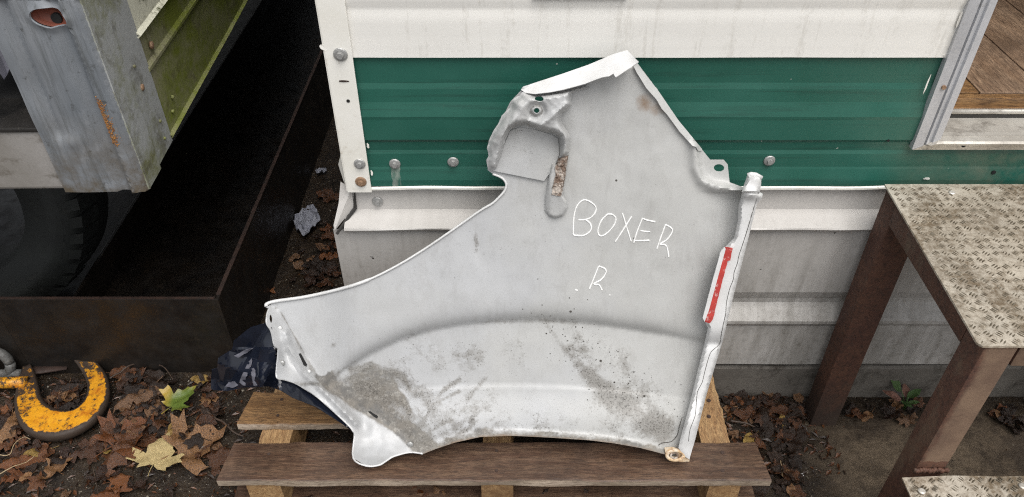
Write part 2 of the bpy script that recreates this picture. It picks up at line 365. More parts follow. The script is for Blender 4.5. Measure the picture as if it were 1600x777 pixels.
NAIL = worn('rusty_nail', (.06, .035, .025, 1), (.04, .025, .02, 1), (.1, .06, .04, 1), .8, 0, 300)
# ground
m = Mat('wet_ground', .5, 0, .35); GROUND = m
_soil = m.mix(m.thr(m.noise(16, 9, .75), .38, .62), (.012, .008, .005, 1), (.036, .024, .014, 1))
_soil = m.mix(m.math('MULTIPLY', m.thr(m.noise(130, 5, .7), .60, .70), .8), _soil, (.13, .10, .065, 1))
_soil = m.mix(m.thr(m.noise(110, 3, .6), .66, .69), _soil, (.24, .21, .16, 1))
_conc = m.mix(m.thr(m.noise(5, 8, .72), .42, .58), (.060, .043, .028, 1), (.150, .112, .074, 1))
_conc = m.mix(m.math('MULTIPLY', m.thr(m.noise(28, 8, .78), .50, .62), .8), _conc, (.045, .032, .021, 1))
_conc = m.mix(m.math('MULTIPLY', m.thr(m.noise(2.2, 6, .7), .48, .60), .5), _conc, (.050, .036, .025, 1))
_conc = m.mix(m.thr(m.noise(120, 3, .6), .72, .75), _conc, (.26, .23, .18, 1))
_x = m.xyz()
_e = m.math('ADD', _x[0], m.math('MULTIPLY', m.math('SUBTRACT', m.noise(7, 7, .7), .5), .35))
_mask = m.math('MULTIPLY', m.thr(m.math('MULTIPLY', _e, 1), .70, .82), m.ramp(m.math('ADD', m.math('MULTIPLY', _x[1], .5), m.math('MULTIPLY', m.noise(11, 6, .7), .10)), [(.655, 1.), (.69, 0.)]))
m.base(m.mix(_mask, _soil, _conc)); m.rough(m.mix(_mask, m.ramp(m.noise(20, 6), [(.35, .12), (.65, .55)]), m.ramp(m.noise(20, 6), [(.35, .45), (.65, .85)]))); m.bump(m.noise(75, 9, .75), .9, .007)
PLINTH = worn('dirty_concrete', (.165, .15, .13, 1), (.115, .104, .09, 1), (.045, .038, .03, 1), .85, 0, 9, (.48, .64), bumpd=.003)
def leafmat(name, a, b, vein, rough=.45):
    m = Mat(name, rough - .06)
    c = m.mix(m.rnd(), a, b)
    c = m.mix(m.thr(m.noise(45, 7, .75), .42, .62), c, vein)
    m.base(c); m.bump(m.noise(110, 5, .7), .8, .0025); return m
L_BROWN = leafmat('dead_brown_leaf', (.030, .015, .009, 1), (.175, .070, .028, 1), (.026, .012, .007, 1), .25)
L_TAN = leafmat('tan_leaf', (.32, .165, .070, 1), (.16, .085, .042, 1), (.06, .032, .018, 1), .33)
L_ORANGE = leafmat('orange_leaf', (.22, .078, .02, 1), (.14, .045, .013, 1), (.06, .025, .011, 1), .33)
L_DARK = leafmat('sodden_dark_leaf', (.018, .010, .006, 1), (.042, .022, .012, 1), (.012, .007, .005, 1), .36)
L_YEL = leafmat('yellow_leaf', (.36, .24, .05, 1), (.30, .18, .05, 1), (.13, .08, .03, 1))
L_PALE = leafmat('pale_straw_leaf', (.50, .40, .19, 1), (.48, .38, .18, 1), (.30, .21, .09, 1))
L_GRN = Mat('green_yellow_leaf', .35); m = L_GRN
_a = m.attr('mask'); m.base(m.mix(_a[0], m.mix(m.thr(m.noise(60, 5), .4, .6), (.060, .105, .016, 1), (.125, .165, .03, 1)), (.34, .23, .035, 1))); m.bump(m.noise(120, 4), .4, .001)
L_SEED = leafmat('seedling_green', (.05, .105, .025, 1), (.07, .125, .032, 1), (.035, .075, .02, 1), .4)
L_SEEDR = leafmat('seedling_pink', (.24, .10, .075, 1), (.22, .12, .08, 1), (.13, .07, .05, 1), .5)
TWIG = worn('twig_bark', (.045, .03, .022, 1), (.07, .045, .03, 1), (.02, .015, .012, 1), .6, 0, 60)
STRAW = worn('dry_straw', (.30, .22, .12, 1), (.38, .29, .17, 1), (.15, .1, .05, 1), .6, 0, 60)
PAPER = worn('grey_paper', (.26, .27, .32, 1), (.32, .33, .37, 1), (.10, .095, .10, 1), .8, 0, 25, (.6, .75))
CLOTH_GLINT = worn('grey_cloth_and_glint', (.10, .10, .125, 1), (.14, .14, .165, 1), (.05, .05, .06, 1), .9, 0, 25, (.6, .75))
STONE = worn('small_stone', (.32, .29, .24, 1), (.22, .2, .16, 1), (.10, .09, .07, 1), .7, 0, 60)
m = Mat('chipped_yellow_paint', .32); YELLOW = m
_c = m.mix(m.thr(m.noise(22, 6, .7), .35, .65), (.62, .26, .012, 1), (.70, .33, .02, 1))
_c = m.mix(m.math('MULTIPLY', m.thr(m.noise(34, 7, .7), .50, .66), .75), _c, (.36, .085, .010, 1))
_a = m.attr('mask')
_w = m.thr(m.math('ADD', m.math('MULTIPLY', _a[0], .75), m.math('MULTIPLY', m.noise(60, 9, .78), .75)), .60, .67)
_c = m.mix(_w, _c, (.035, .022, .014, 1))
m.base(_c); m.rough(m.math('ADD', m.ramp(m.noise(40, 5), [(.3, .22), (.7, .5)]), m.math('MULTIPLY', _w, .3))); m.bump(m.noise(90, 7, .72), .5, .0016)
IRON = worn('dark_forged_iron', (.10, .10, .096, 1), (.16, .16, .152, 1), (.04, .03, .02, 1), .45, .0, 40, (.5, .65), bumpd=.002)

def M(x): return x.m
for _n, _v in list(globals().items()):
    if isinstance(_v, Mat): globals()[_n] = _v.m

# ------------------------------------------------------------------ the ground
def axis(fine0, fine1, step, far):
    a = []; x = fine0
    while x < fine1 + 1e-6: a.append(x); x += step
    g = step; lo = [fine0]; hi = [a[-1]]
    while hi[-1] < far: g *= 1.6; hi.append(hi[-1] + g)
    g = step
    while lo[-1] > -far: g *= 1.6; lo.append(lo[-1] - g)
    return lo[:0:-1] + a + hi[1:]
def ground_h(x, y):
    n = mnoise.fractal(Vector((x * 7, y * 7, 3.1)), 1, 2, 5) * .009 + mnoise.fractal(Vector((x * 40, y * 40, 9)), 1, 2, 3) * .0028
    if x > .7: n *= .25
    return n - .004
xs = axis(-1.7, 1.5, .013, 120); ys = axis(.55, 2.6, .013, 120)
gv = [(x, y, ground_h(x, y) if abs(x) < 3 and abs(y) < 4 else -.004) for y in ys for x in xs]
nx = len(xs); gf = [(j * nx + i, j * nx + i + 1, (j + 1) * nx + i + 1, (j + 1) * nx + i) for j in range(len(ys) - 1) for i in range(nx - 1)]
ground = tag(mesh('ground', gv, gf, GROUND, None, True), kind='structure')
def G(px, py, up=0.0):
    p = atZ(px, py, 0); return Vector((p.x, p.y, ground_h(p.x, p.y) + up))

# ------------------------------------------------------------------ the cabin wall: pressed sheet panels, trim, door, skirt
WY = 1.33
cabin = thing('site_cabin', 'white and green ribbed site cabin with aluminium door frame, behind the leaning body panel', 'cabin', (-.34, WY, 0))
def profile_sheet(name, prof, x0, x1, mat, parent, wav=0.0, th=.0012, nxs=1, wave_last=None, sh=3):
    """prof: list of (Y, z) from top to bottom, drawn out along X"""
    v = []; f = []; n = len(prof); N = max(1, nxs)
    for i in range(N + 1):
        x = x0 + (x1 - x0) * i / N
        for j, (y, z) in enumerate(prof):
            dz = dy = 0
            if wav: dy = mnoise.noise(Vector((x * 5, z * 6, 2))) * wav
            if wave_last and j >= n - wave_last[0]: dz = mnoise.noise(Vector((x * 4.2, 7, 1))) * wave_last[1] + max(0, mnoise.noise(Vector((x * 13, 4, 1))) - .25) * wave_last[1] * 1.5; dy += mnoise.noise(Vector((x * 9, 3, 1))) * wave_last[1] * .6
            v.append((x, y + dy, z + dz))
    for i in range(N):
        for j in range(n - 1): f.append((i * n + j, i * n + j + 1, (i + 1) * n + j + 1, (i + 1) * n + j))
    o = mesh(name, v, f, mat, parent); solid(o, th); sharp(o, sh); return o
def zy(py, Y=WY): return atY(800, py, Y).z
JX0, JX1 = .797, .843                                                # door jamb
TX0, TX1 = -.342, -.292                                              # corner trim
# upper white panel: lowest fold hangs 5 mm proud of the green one
prof = [(WY - .004, 2.35)]
zz = 2.30
while zz > 1.25: prof += [(WY - .004, zz), (WY - .010, zz - .02), (WY - .010, zz - .07), (WY - .004, zz - .09)]; zz -= .15
prof += [(WY - .012, zy(-12)), (WY - .012, zy(0)), (WY - .0088, zy(8)), (WY - .0088, zy(14)), (WY - .0098, zy(20)), (WY - .0102, zy(34)), (WY - .0099, zy(38)), (WY - .0103, zy(52)),
         (WY - .0100, zy(56)), (WY - .0107, zy(66)), (WY - .0104, zy(71)), (WY - .011, zy(86)), (WY - .007, zy(87.5))]
profile_sheet('white_panel', prof, TX0 + .012, JX0 + .004, WHITE, cabin, .0015, nxs=24, sh=30)
prof = [(WY - .002, zy(82)), (WY - .002, zy(104)), (WY - .0008, zy(129)), (WY - .0038, zy(138)), (WY - .0044, zy(158)), (WY - .0054, zy(161)), (WY - .0115, zy(179)), (WY - .0105, zy(184)), (WY - .0100, zy(215)),
        (WY - .0030, zy(221)), (WY - .0005, zy(234)), (WY - .0030, zy(239)), (WY - .0035, zy(259)), (WY - .0050, zy(262)), (WY - .0105, zy(278)), (WY - .0100, zy(287))]
prof = [(WY - .004 + (y - WY + .004) * .8, z) for y, z in prof]
profile_sheet('green_panel', prof, TX0 + .012, JX0 + .003, GREEN, cabin, .0012, nxs=40, sh=4)
zcut = atY(1428, 235, 1.31).z + .004
profile_sheet('green_panel', [(WY - .0025, zcut)] + [q for q in prof if q[1] < zcut], JX0 + .003, JX0 + .9, GREEN, cabin, .0012, nxs=30, sh=4)
prof = [(WY - .0100, zy(287)), (WY - .0125, zy(288.6)), (WY - .0125, zy(291.2)), (WY - .004, zy(293))]
profile_sheet('drip_edge', prof, TX1 - .02, JX0 + .9, TRIM, cabin, 0, nxs=60, wave_last=(4, .004))
# skirt
SX = -.384
def sk(py, Y): return (Y, atY(800, py, Y).z)
prof = [sk(290, WY + .004), sk(327, WY + .004), sk(357, WY - .042), sk(359.5, WY - .044), sk(364, WY - .022), sk(453, WY - .022), sk(457, WY - .022), sk(466, WY - .003), sk(472, WY - .003),
        sk(502, WY - .034), sk(506, WY - .034), sk(509, WY - .024), sk(569, WY - .022)]
prof_lo = prof
upper = [q for q in prof[:4]] + [sk(362, WY - .037)]
lower = [sk(358, WY - .026)] + prof[5:]
profile_sheet('upper_skirt_sheet', upper, SX + .028, 2.4, SKIRT, cabin, .001, nxs=160, wave_last=(2, .0040))
profile_sheet('lower_skirt_sheet', lower, SX, 2.4, SKIRT, cabin, .002, nxs=60)
# turned end of the skirt: folded flap, dark tube for the shade in the gap
p = [atY(532, 284, 1.335), atY(549, 294, 1.331), atY(553, 324, 1.330), atY(523, 360, 1.292), atY(521, 352, 1.296), atY(529, 318, 1.322)]
o = mesh('end_flap', p, [(0, 1, 2, 3, 4, 5)], SKIRT, cabin); solid(o, .0012)
mb = MB(); mb.tube([atY(554, 300, 1.332), atY(555, 325, 1.329), atY(526, 366, 1.286)], [.0015, .0045, .0035], 6); mb.build('gap_shade', DARK, cabin)
p = [Vector((TX0 - .004, WY - .002, zy(240))), Vector((TX0 + .004, WY - .006, zy(296))), Vector((TX0 - .010, WY + .012, zy(292))), Vector((TX0 - .016, WY + .012, zy(262)))]
o = mesh('folded_tab', p, [(0, 1, 2, 3)], TRIM, cabin); solid(o, .0015)
# structure behind: back, floor; unseen side wall and roof lengthened to keep the gap dark
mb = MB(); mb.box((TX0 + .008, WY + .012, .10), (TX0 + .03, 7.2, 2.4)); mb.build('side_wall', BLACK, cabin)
mb = MB(); mb.box((-.33, WY - .03, 2.36), (4, 7.2, 2.46)); mb.build('roof', WHITE, cabin)
mb = MB(); mb.box((-.30, 3.9, .1), (4, 4.0, 2.34)); mb.build('rear_wall', FLOORW, cabin)
mb = MB(); mb.box((-.30, WY + .014, .70), (JX0, WY + .03, 2.34)); mb.build('inner_lining', FLOORW, cabin)
mb = MB(); mb.box((1.62, WY - .006, .70), (3.9, WY + .03, 2.34)); mb.build('far_white_panel', WHITE, cabin)
# corner trim with ragged lower end
mb = MB(); mb.box((TX0, WY - .0165, zy(294)), (TX1, WY - .0125, 2.35), 0, .0012); mb.build('corner_trim', TRIM, cabin)
mb = MB(); mb.box((TX0 - .002, WY - .0150, zy(292)), (TX0 + .003, WY + .02, 2.35), 0); mb.build('corner_return', TRIM, cabin)
# door frame: jamb and bottom rail of stepped aluminium, mitred
zb = atY(1428, 235, 1.31).z
YF = 1.312
def rail(name, pts_fn, a, b, mat):
    v = []; f = []; prof = pts_fn
    for t in (a, b):
        for q in prof: v.append(q(t))
    n = len(prof)
    for j in range(n - 1): f.append((j, j + 1, n + j + 1, n + j))
    f += [tuple(range(n)), tuple(range(2 * n - 1, n - 1, -1))]
    o = mesh(name, v, f, mat, cabin); recalc(o); return o
jp = [(0, .014), (0, 0), (.0175, -.003), (.0185, .002), (.0205, .002), (.0215, -.004), (.031, -.001), (.032, -.006), (.045, -.006), (.046, .03)]
rail('door_jamb', [(lambda t, u=u, d=d: (JX0 + u, YF + d, t if t > 1 else zb + u * .62)) for u, d in jp], 0, 2.2, ALU)
bp = [(0, .014), (0, -.002), (.011, -.004), (.0125, .002), (.0145, -.007), (.0165, -.013), (.0215, -.015), (.0245, -.010), (.026, .0), (.028, .02)]
rail('door_bottom_rail', [(lambda t, u=u, d=d: (t if t > 1 else JX0 + .002 + u * 1.55, YF + d + .001, zb + u + .0005)) for u, d in bp], 0, 1.66, ALUD)
mb = MB(); mb.box((JX1 - .012, YF + .005, zb + .012), (1.66, 1.392, zb + .0275)); mb.build('door_sill', ALUD, cabin)
zs = zb + .0275
mb = MB(); mb.tube([(JX1 - .03, 1.3935, zs + .0125), (1.66, 1.3935, zs + .0125)], .006, 8); o = mb.build('threshold_strip', ALUD, cabin, True)
mb = MB(); mb.box((JX1 - .03, 1.3885, zs - .004), (1.66, 1.3985, zs + .0075)); mb.build('threshold_seal', DARK, cabin)
mb = MB(); mb.box((JX1 - .03, 1.4085, zs - .02), (1.66, 1.428, zs + .034), 0, .002); mb.build('floor_edge_board', WOODO, cabin)
mb = MB(); mb.box((JX1 - .03, 1.4, zs - .03), (1.66, 1.418, zs + .014), 0, .002); mb.build('wood_lip', WOODO, cabin)
x = JX1 - .05; i = 0
for wd in (.172, .14, .15, .15, .16):
    mb = MB(); mb.box((x, 1.431, zs + .010), (x + wd - .003, 3.9, zs + .036), 0, .002)
    o = mb.build('floor_board', FLOORW if i else WOODO, cabin); x += wd; i += 1
mb = MB(); mb.box((1.66, YF - .004, zb), (1.70, YF + .03, 2.2)); mb.build('door_jamb', ALU, cabin)
# screws with washers
def screw_mesh(name, r=.0118):
    mb = MB(); n = 20
    rings = [(r, 0), (r, .0016), (r * .90, .0030), (r * .66, .0036), (r * .60, .0032)]
    v = []; f = []
    for rr, h in rings: v += [(rr * cos(2 * pi * j / n), -h, rr * sin(2 * pi * j / n)) for j in range(n)]
    for i in range(len(rings) - 1): f += [(i * n + j, i * n + (j + 1) % n, (i + 1) * n + (j + 1) % n, (i + 1) * n + j) for j in range(n)]
    f.append(tuple((len(rings) - 1) * n + j for j in range(n))); mb.add(v, f, 0)
    v = [(r * .50 * cos(pi / 3 * j + .3), -.003, r * .50 * sin(pi / 3 * j + .3)) for j in range(6)] + [(r * .47 * cos(pi / 3 * j + .3), -.0085, r * .47 * sin(pi / 3 * j + .3)) for j in range(6)]
    mb.add(v, [(j, (j + 1) % 6, 6 + (j + 1) % 6, 6 + j) for j in range(6)] + [(6, 7, 8, 9, 10, 11)], 1)
    me = bpy.data.meshes.new(name); me.from_pydata(mb.v, [], mb.f); me.polygons.foreach_set('material_index', mb.m); me.update()
    bm = bmesh.new(); bm.from_mesh(me); bmesh.ops.recalc_face_normals(bm, faces=bm.faces[:]); bm.to_mesh(me); bm.free()
    return me
sm1 = screw_mesh('screw'); sm1.materials.append(ZINC); sm1.materials.append(ZINC)
sm2 = sm1.copy(); sm2.materials.clear(); sm2.materials.append(ZINC); sm2.materials.append(RUSTSCREW)
sm3 = sm1.copy(); sm3.materials.clear(); sm3.materials.append(RUSTSCREW); sm3.materials.append(ZINC)
for px, py, Y, me, sc in ((532, 85, WY - .0166, sm1, 1.12), (562, 256, WY - .0166, sm1, 1), (564, 284, WY - .0166, sm3, 1), (617, 256, WY - .0046, sm2, 1), (708, 253, WY - .0046, sm1, .98), (1202, 251, WY - .0046, sm1, 1), (590, 315, WY + .0025, sm1, 1)):
    o = bpy.data.objects.new('screw', me); COL.objects.link(o); setp(o, cabin)
    o.matrix_basis = Matrix.Translation(atY(px, py, Y)) @ Matrix.Rotation(random.random() * 3, 4, 'Y') @ Matrix.Scale(sc, 4)
p = atY(1475, 137, YF - .004)
mb = MB(); mb.tube([p + Vector((0, .003, 0)), p + Vector((0, -.0015, 0))], .0042, 10); mb.build('screw', RUSTSCREW, cabin)
for px, py, Y, r, nm in ((544, 158, WY - .0168, .0035, 'screw_hole'), (1388, 220, WY - .0095, .003, 'screw_hole'), (1553, 270, WY - .0085, .0042, 'screw_hole'), (1506, 227.5, YF - .003, .0045, 'screw_hole')):
    q = atY(px, py, Y); mb = MB(); mb.tube([q + Vector((0, .002, 0)), q + Vector((0, -.0004, 0))], r, 10); mb.build(nm, BLACK, cabin)
# torn paint / sealant flakes
def flake(px, py, Y, w_, h_, mat, name='sealant_flake', ang=0, seed=0):
    rr = random.Random(seed + int(px)); q = atY(px, py, Y); n = 11; v = []
    for j in range(n):
        a = 2 * pi * j / n; r = rr.uniform(.55, 1); x_, z_ = cos(a) * w_ * r, sin(a) * h_ * r
        v.append((q.x + x_ * cos(ang) - z_ * sin(ang), q.y + rr.uniform(-.001, 0), q.z + x_ * sin(ang) + z_ * cos(ang)))
    o = mesh(name, v, [tuple(range(n))], mat, cabin); solid(o, .0008, 0); return o
flake(1449, 130, WY - .011, .0022, .024, TRIM, ang=.0); flake(1499, 30, WY - .013, .003, .02, WHITE); flake(1492, 62, WY - .012, .003, .016, WHITE)
flake(1448, 279, WY - .0105, .008, .003, TRIM); flake(1477, 87, WY - .0105, .005, .004, WHITE)
flake(506, 74, WY - .0155, .006, .010, TRIM, ang=.9); flake(575, 228, WY - .008, .003, .008, TRIM); flake(581, 270, WY - .011, .003, .008, TRIM)
flake(538, 127, WY - .0168, .014, .0022, RUBL, 'rust_scratch')
# vent lip just in the top of the frame
q0 = atY(832, 0, WY - .016); q1 = atY(980, 0, WY - .016)
mb = MB(); mb.box((q0.x, WY - .019, q0.z + .0015), (q1.x, WY - .0125, q0.z + .12), 0, .002); mb.build('vent_cover', RUBL, cabin)
# concrete plinth
mb = MB(); v0 = (atY(800, 572, WY - .012)).z
pl = []
n = 80
vv = []; ff = []
for i in range(n + 1):
    x_ = -.40 + 3.0 * i / n
    nz = mnoise.fractal(Vector((x_ * 8, 1, 1)), 1, 2, 4) * .004
    vv += [(x_, WY + .3, v0 + .003), (x_, WY - .010 + nz, v0 + nz * .5), (x_, WY - .016 + nz, v0 - .006), (x_, WY - .014 + nz, -.05)]
    if i: ff += [((i - 1) * 4 + j, (i - 1) * 4 + j + 1, i * 4 + j + 1, i * 4 + j) for j in range(3)]
ff.append((0, 1, 2, 3))
o = mesh('kerb', vv, ff, PLINTH); tag(o, kind='structure'); solid(o, .01); sharp(o)

# ------------------------------------------------------------------ pallet
pal = thing('wooden_pallet', 'weathered wooden pallet on the ground with the pale body panel standing on it', 'pallet', (-.04, 1.1, 0))
def plank(name, x0, x1, y0, y1, z0, z1, mat, edge=None, ends=(0, 0), seed=0):
    n = 40; rr = random.Random(seed); v = []; f = []; fm = []
    along_x = (x1 - x0) > (y1 - y0)
    sec = [(0, 0), (1, 0), (1, .88), (.975, 1), (.025, 1), (0, .88)]
    for i in range(n + 1):
        t = i / n
        for (a, h) in sec:
            wob = mnoise.noise(Vector((t * 9, a * 3 + seed, h))) * .0035 + .0016 * mnoise.noise(Vector((t * 45, a * 5 + seed, h)))
            if along_x: e0, e1 = ends; xx = x0 + e0 * a + (x1 - x0 + e1 * a - e0 * a) * t; v.append((xx, y0 + (y1 - y0) * a + wob, z0 + (z1 - z0) * h + wob * .7))
            else: v.append((x0 + (x1 - x0) * a + wob, y0 + (y1 - y0) * t, z0 + (z1 - z0) * h + wob * .7))
    m_ = len(sec)
    for i in range(n):
        for j in range(m_):
            f.append((i * m_ + j, i * m_ + (j + 1) % m_, (i + 1) * m_ + (j + 1) % m_, (i + 1) * m_ + j)); fm.append(1 if (edge and j in (5,)) else 0)
    f += [tuple(range(m_)), tuple(n * m_ + j for j in range(m_))]; fm += [0, 0]
    o = mesh(name, v, f, None, pal, False, [mat, edge or mat], fm); recalc(o); sharp(o, 40); return o
PZ = .142
plank('deck_board', -.640, .562, .966, 1.066, PZ - .020, PZ, WOODD, WOODE, (.012, -.012), 3)
plank('deck_board', -.637, .20, 1.116, 1.214, PZ - .020, PZ, WOODO, WOODE, (.016, .03), 8)
for x0, x1 in ((-.583, -.508), (-.068, .002), (.432, .502)):
    plank('bearer', x0, x1, .972, 1.296, .018, PZ - .0215, WOODY, None, (0, 0), int(x0 * 100))
plank('bottom_board', -.64, .56, .972, 1.06, .0, .0175, WOODD, None, (0, 0), 5)
for px, py in ((576, 704), (586, 637), (434, 649), (440, 624), (420, 709), (776, 704), (776, 735)):
    q = atZ(px, py, PZ + .0012) if py != 624 else atZ(px, py, PZ + .0012)
    mb = MB(); mb.tube([q - Vector((0, 0, .004)), q], .0036, 8); mb.build('nail', NAIL, pal)
for px, py in ((1107, 626), (1107, 651)):
    q = atZ(px, py, PZ - .0205); mb = MB(); mb.tube([q - Vector((0, 0, .004)), q + Vector((.001, 0, .0015))], .005, 8); mb.build('nail', NAIL, pal)
for px, py in ((1129, 707), (1129, 735)):
    q = atZ(px, py, PZ + .0012); mb = MB(); mb.tube([q - Vector((0, 0, .004)), q], .0045, 8); mb.build('nail', NAIL, pal)

# ------------------------------------------------------------------ the body panel (vehicle wing), inside face to the camera
B0, B1 = Vector((0, 1.020, .146)), Vector((0, 1.296, .957))
TILT = (B1 - B0).normalized(); NRM = Vector((0, -TILT.z, TILT.y))
def onplane(px, py, d):
    r = ray(px, py); o = B0 + NRM * d - CAM
    return CAM + r * (o.dot(NRM) / r.dot(NRM))
OUT = [(815, 141), (834, 131), (880, 116), (920, 102), (960, 85), (979, 79.5), (996, 99), (1030, 144), (1060, 189), (1097, 234), (1110, 250), (1131, 250), (1137, 257), (1140, 285), (1162, 293), (1172, 300),
       (1182, 318), (1163, 390), (1146, 455), (1128, 530), (1101, 620), (1084, 688), (1077, 720), (1058, 718), (1038, 710), (1000, 700), (960, 693), (920, 688), (860, 684), (800, 681), (750, 683), (710, 692), (680, 702),
       (660, 710), (640, 707), (616, 713), (604, 720), (592, 727), (572, 728), (552, 716), (554, 682), (552, 674), (540, 660), (498, 622), (474, 606), (460, 598), (444, 593), (434, 591), (432, 582), (435, 546),
       (429, 540), (424, 518), (417, 506), (417, 494), (420, 482), (416, 480), (432, 471), (480, 464), (540, 450), (580, 436), (620, 416), (660, 392), (700, 365), (750, 330), (770, 318), (786, 302), (790, 294),
       (790, 286), (784, 278), (770, 272), (762, 266), (763, 235), (778, 200), (797, 160)]
FOLD = [(424, 474), (440, 488), (470, 540), (500, 588), (512, 603), (550, 628), (576, 644), (616, 668), (660, 708)]
FLANGE = [(416, 470)] + FOLD[1:] + [(662, 712), (640, 720), (600, 740), (540, 740), (540, 690), (400, 600), (400, 470)]
ARCH = [(1038, 710), (1000, 700), (960, 693), (920, 688), (860, 684), (800, 681), (750, 683), (710, 692), (680, 702), (660, 710)]
CREASE = [(505, 600), (540, 575), (580, 550), (625, 529), (672, 514), (720, 505), (780, 499), (850, 497), (920, 502), (990, 512), (1050, 522), (1110, 534)]
CURL = [(1086, 228), (1087, 262), (1096, 282), (1115, 291), (1140, 295), (1175, 304)]
def lineY(line, x):
    for (a, b), (c, d) in zip(line, line[1:]):
        if a <= x <= c: return b + (d - b) * (x - a) / (c - a)
    return line[0][1] if x < line[0][0] else line[-1][1]
REDGE = [(1160, 280), (1155, 330), (1140, 390), (1104, 505), (1090, 580), (1062, 690)]
def edgeX(y):
    for (a, b), (c, d) in zip(REDGE, REDGE[1:]):
        if b <= y <= d: return a + (c - a) * (y - b) / (d - b)
    return REDGE[0][0] if y < REDGE[0][1] else REDGE[-1][0]
def depth(px, py):
    s = (py - 400) / 315
    d = -.040 * max(0, 1 - s * s) * sstep(-1, .6, 1 - abs(px - 800) / 420)
    # pressed line: the part above stands proud of the part below
    cy = lineY(CREASE, px)
    fade = sstep(500, 560, px) * (1 - .3 * sstep(1000, 1110, px))
    tt = cy + 3 - py
    if tt > 0: d += .024 * fade * (1 - exp(-tt / 9.0))
    d += .017 * sstep(600 + .0003 * (px - 800) ** 2, 668, py) * sstep(560, 680, px) + .003 * sstep(600, 606, py - .0003 * (px - 800) ** 2) * sstep(560, 650, px)
    if px > 620: 
        da = pdist((px, py), ARCH); d += .010 * (1 - sstep(0, 13, da))
    # panel turns in towards the long edge strip
    e = edgeX(py) - px
    if py > 300: d += -.020 * (1 - sstep(0, 75, e)) if e > 0 else -.020
    # soft waves in the sheet
    d += .007 * mnoise.noise(Vector((px * .006, py * .005, 4))) + .0030 * mnoise.noise(Vector((px * .018, py * .008, 8))) + .0007 * mnoise.noise(Vector((px * .05, py * .04, 3)))
    d += -.0022 * exp(-((px - 748) / 7) ** 2 - ((py - 385) / 26) ** 2)
    # the tab and the curl round it
    if px > 1040 and py < 330:
        dc = pdist((px, py), CURL); side = 1 if (px > 1086 and py < lineY(CURL, min(max(px, 1087), 1175)) + (0 if px > 1096 else -20)) else -1
        d += .010 * exp(-(dc / 8.0) ** 2) - (.010 * sstep(0, 8, dc) if side > 0 else 0)
    # front flange comes up towards the camera
    if px < 680 and py > 465 and inside((px, py), FLANGE):
        q = pdist((px, py), FOLD); kk = max(0.0, min(1.0, (732 - py) / 90)) * .65 + .35
        d += .0014 * q * kk * sstep(0, 3, q) + .008 * mnoise.noise(Vector((px * .028, py * .028, 1))) + .0012 * mnoise.noise(Vector((px * .1, py * .1, 1)))
        d += .016 * exp(-(pdist((px, py), [(446, 520), (452, 545), (472, 580), (520, 625), (556, 662)]) / 5.5) ** 2)
        d -= .012 * exp(-((px - 447) / 9) ** 2 - ((py - 553) / 20) ** 2) + .010 * exp(-((px - 568) / 10) ** 2 - ((py - 668) / 16) ** 2)
    return d
SM = []
_r = random.Random(14)
_c0 = [(514, 601), (545, 582), (585, 573), (622, 580), (648, 606), (664, 640)]
for i in range(46):
    t = _r.random() ** .8; cxx, cyy = 600, 660
    ln = [(x + (cxx - x) * t * .75 + _r.gauss(0, 3), y + (cyy - y) * t * .75 + _r.gauss(0, 3)) for x, y in _c0]
    a = _r.randrange(0, 3); b = a + _r.randrange(2, 4)
    SM.append((smooth(ln[a:b + 1], 3), _r.uniform(1.6, 5.5), _r.uniform(.25, .95) * (1 - .35 * t), 0))
for i in range(30):
    x, y = _r.uniform(620, 790), _r.uniform(605, 682); L = _r.uniform(12, 45); a_ = R(-48 + _r.gauss(0, 12))
    w8 = exp(-((x - 690) / 70) ** 2) + .35
    SM.append(([(x - L * cos(a_), y - L * sin(a_)), (x, y), (x + L * cos(a_ + .25), y + L * sin(a_ + .25))], _r.uniform(2, 7), _r.uniform(.15, .5) * w8, 1))
for i in range(26):
    t = _r.random(); x, y = 545 + t * 115, 622 + t * 78; x += _r.uniform(4, 22); y -= _r.uniform(2, 14)
    SM.append(([(x - 14, y - 11), (x, y), (x + 12, y + 10)], _r.uniform(1.5, 4), _r.uniform(.4, .95), 0))
for i in range(40):
    x = _r.uniform(690, 1035); y = lineY(ARCH[::-1], x) - _r.uniform(1, 11); L = _r.uniform(3, 14)
    SM.append(([(x - L, y + _r.uniform(-2, 2)), (x + L, y + _r.uniform(-2, 2))], _r.uniform(1.2, 3), _r.uniform(.4, 1), 0))
for i in range(26):
    x, y = _r.uniform(480, 1080), _r.uniform(200, 600); L = _r.uniform(8, 40)
    SM.append(([(x, y - L), (x + _r.gauss(0, 3), y), (x + _r.gauss(0, 5), y + L)], _r.uniform(1.5, 6), _r.uniform(.06, .20), 0))
SMB = [(min(q[0] for q in l) - 3 * w8, max(q[0] for q in l) + 3 * w8, min(q[1] for q in l) - 3 * w8, max(q[1] for q in l) + 3 * w8) for l, w8, a, k8 in SM]
def smear(px, py):
    g = r = 0.0
    for (l, w8, a, k8), b in zip(SM, SMB):
        if b[0] < px < b[1] and b[2] < py < b[3]:
            v = a * exp(-(pdist((px, py), l) / w8) ** 2)
            if k8: r = max(r, v)
            else: g = 1 - (1 - g) * (1 - v * .75)
    return g, r
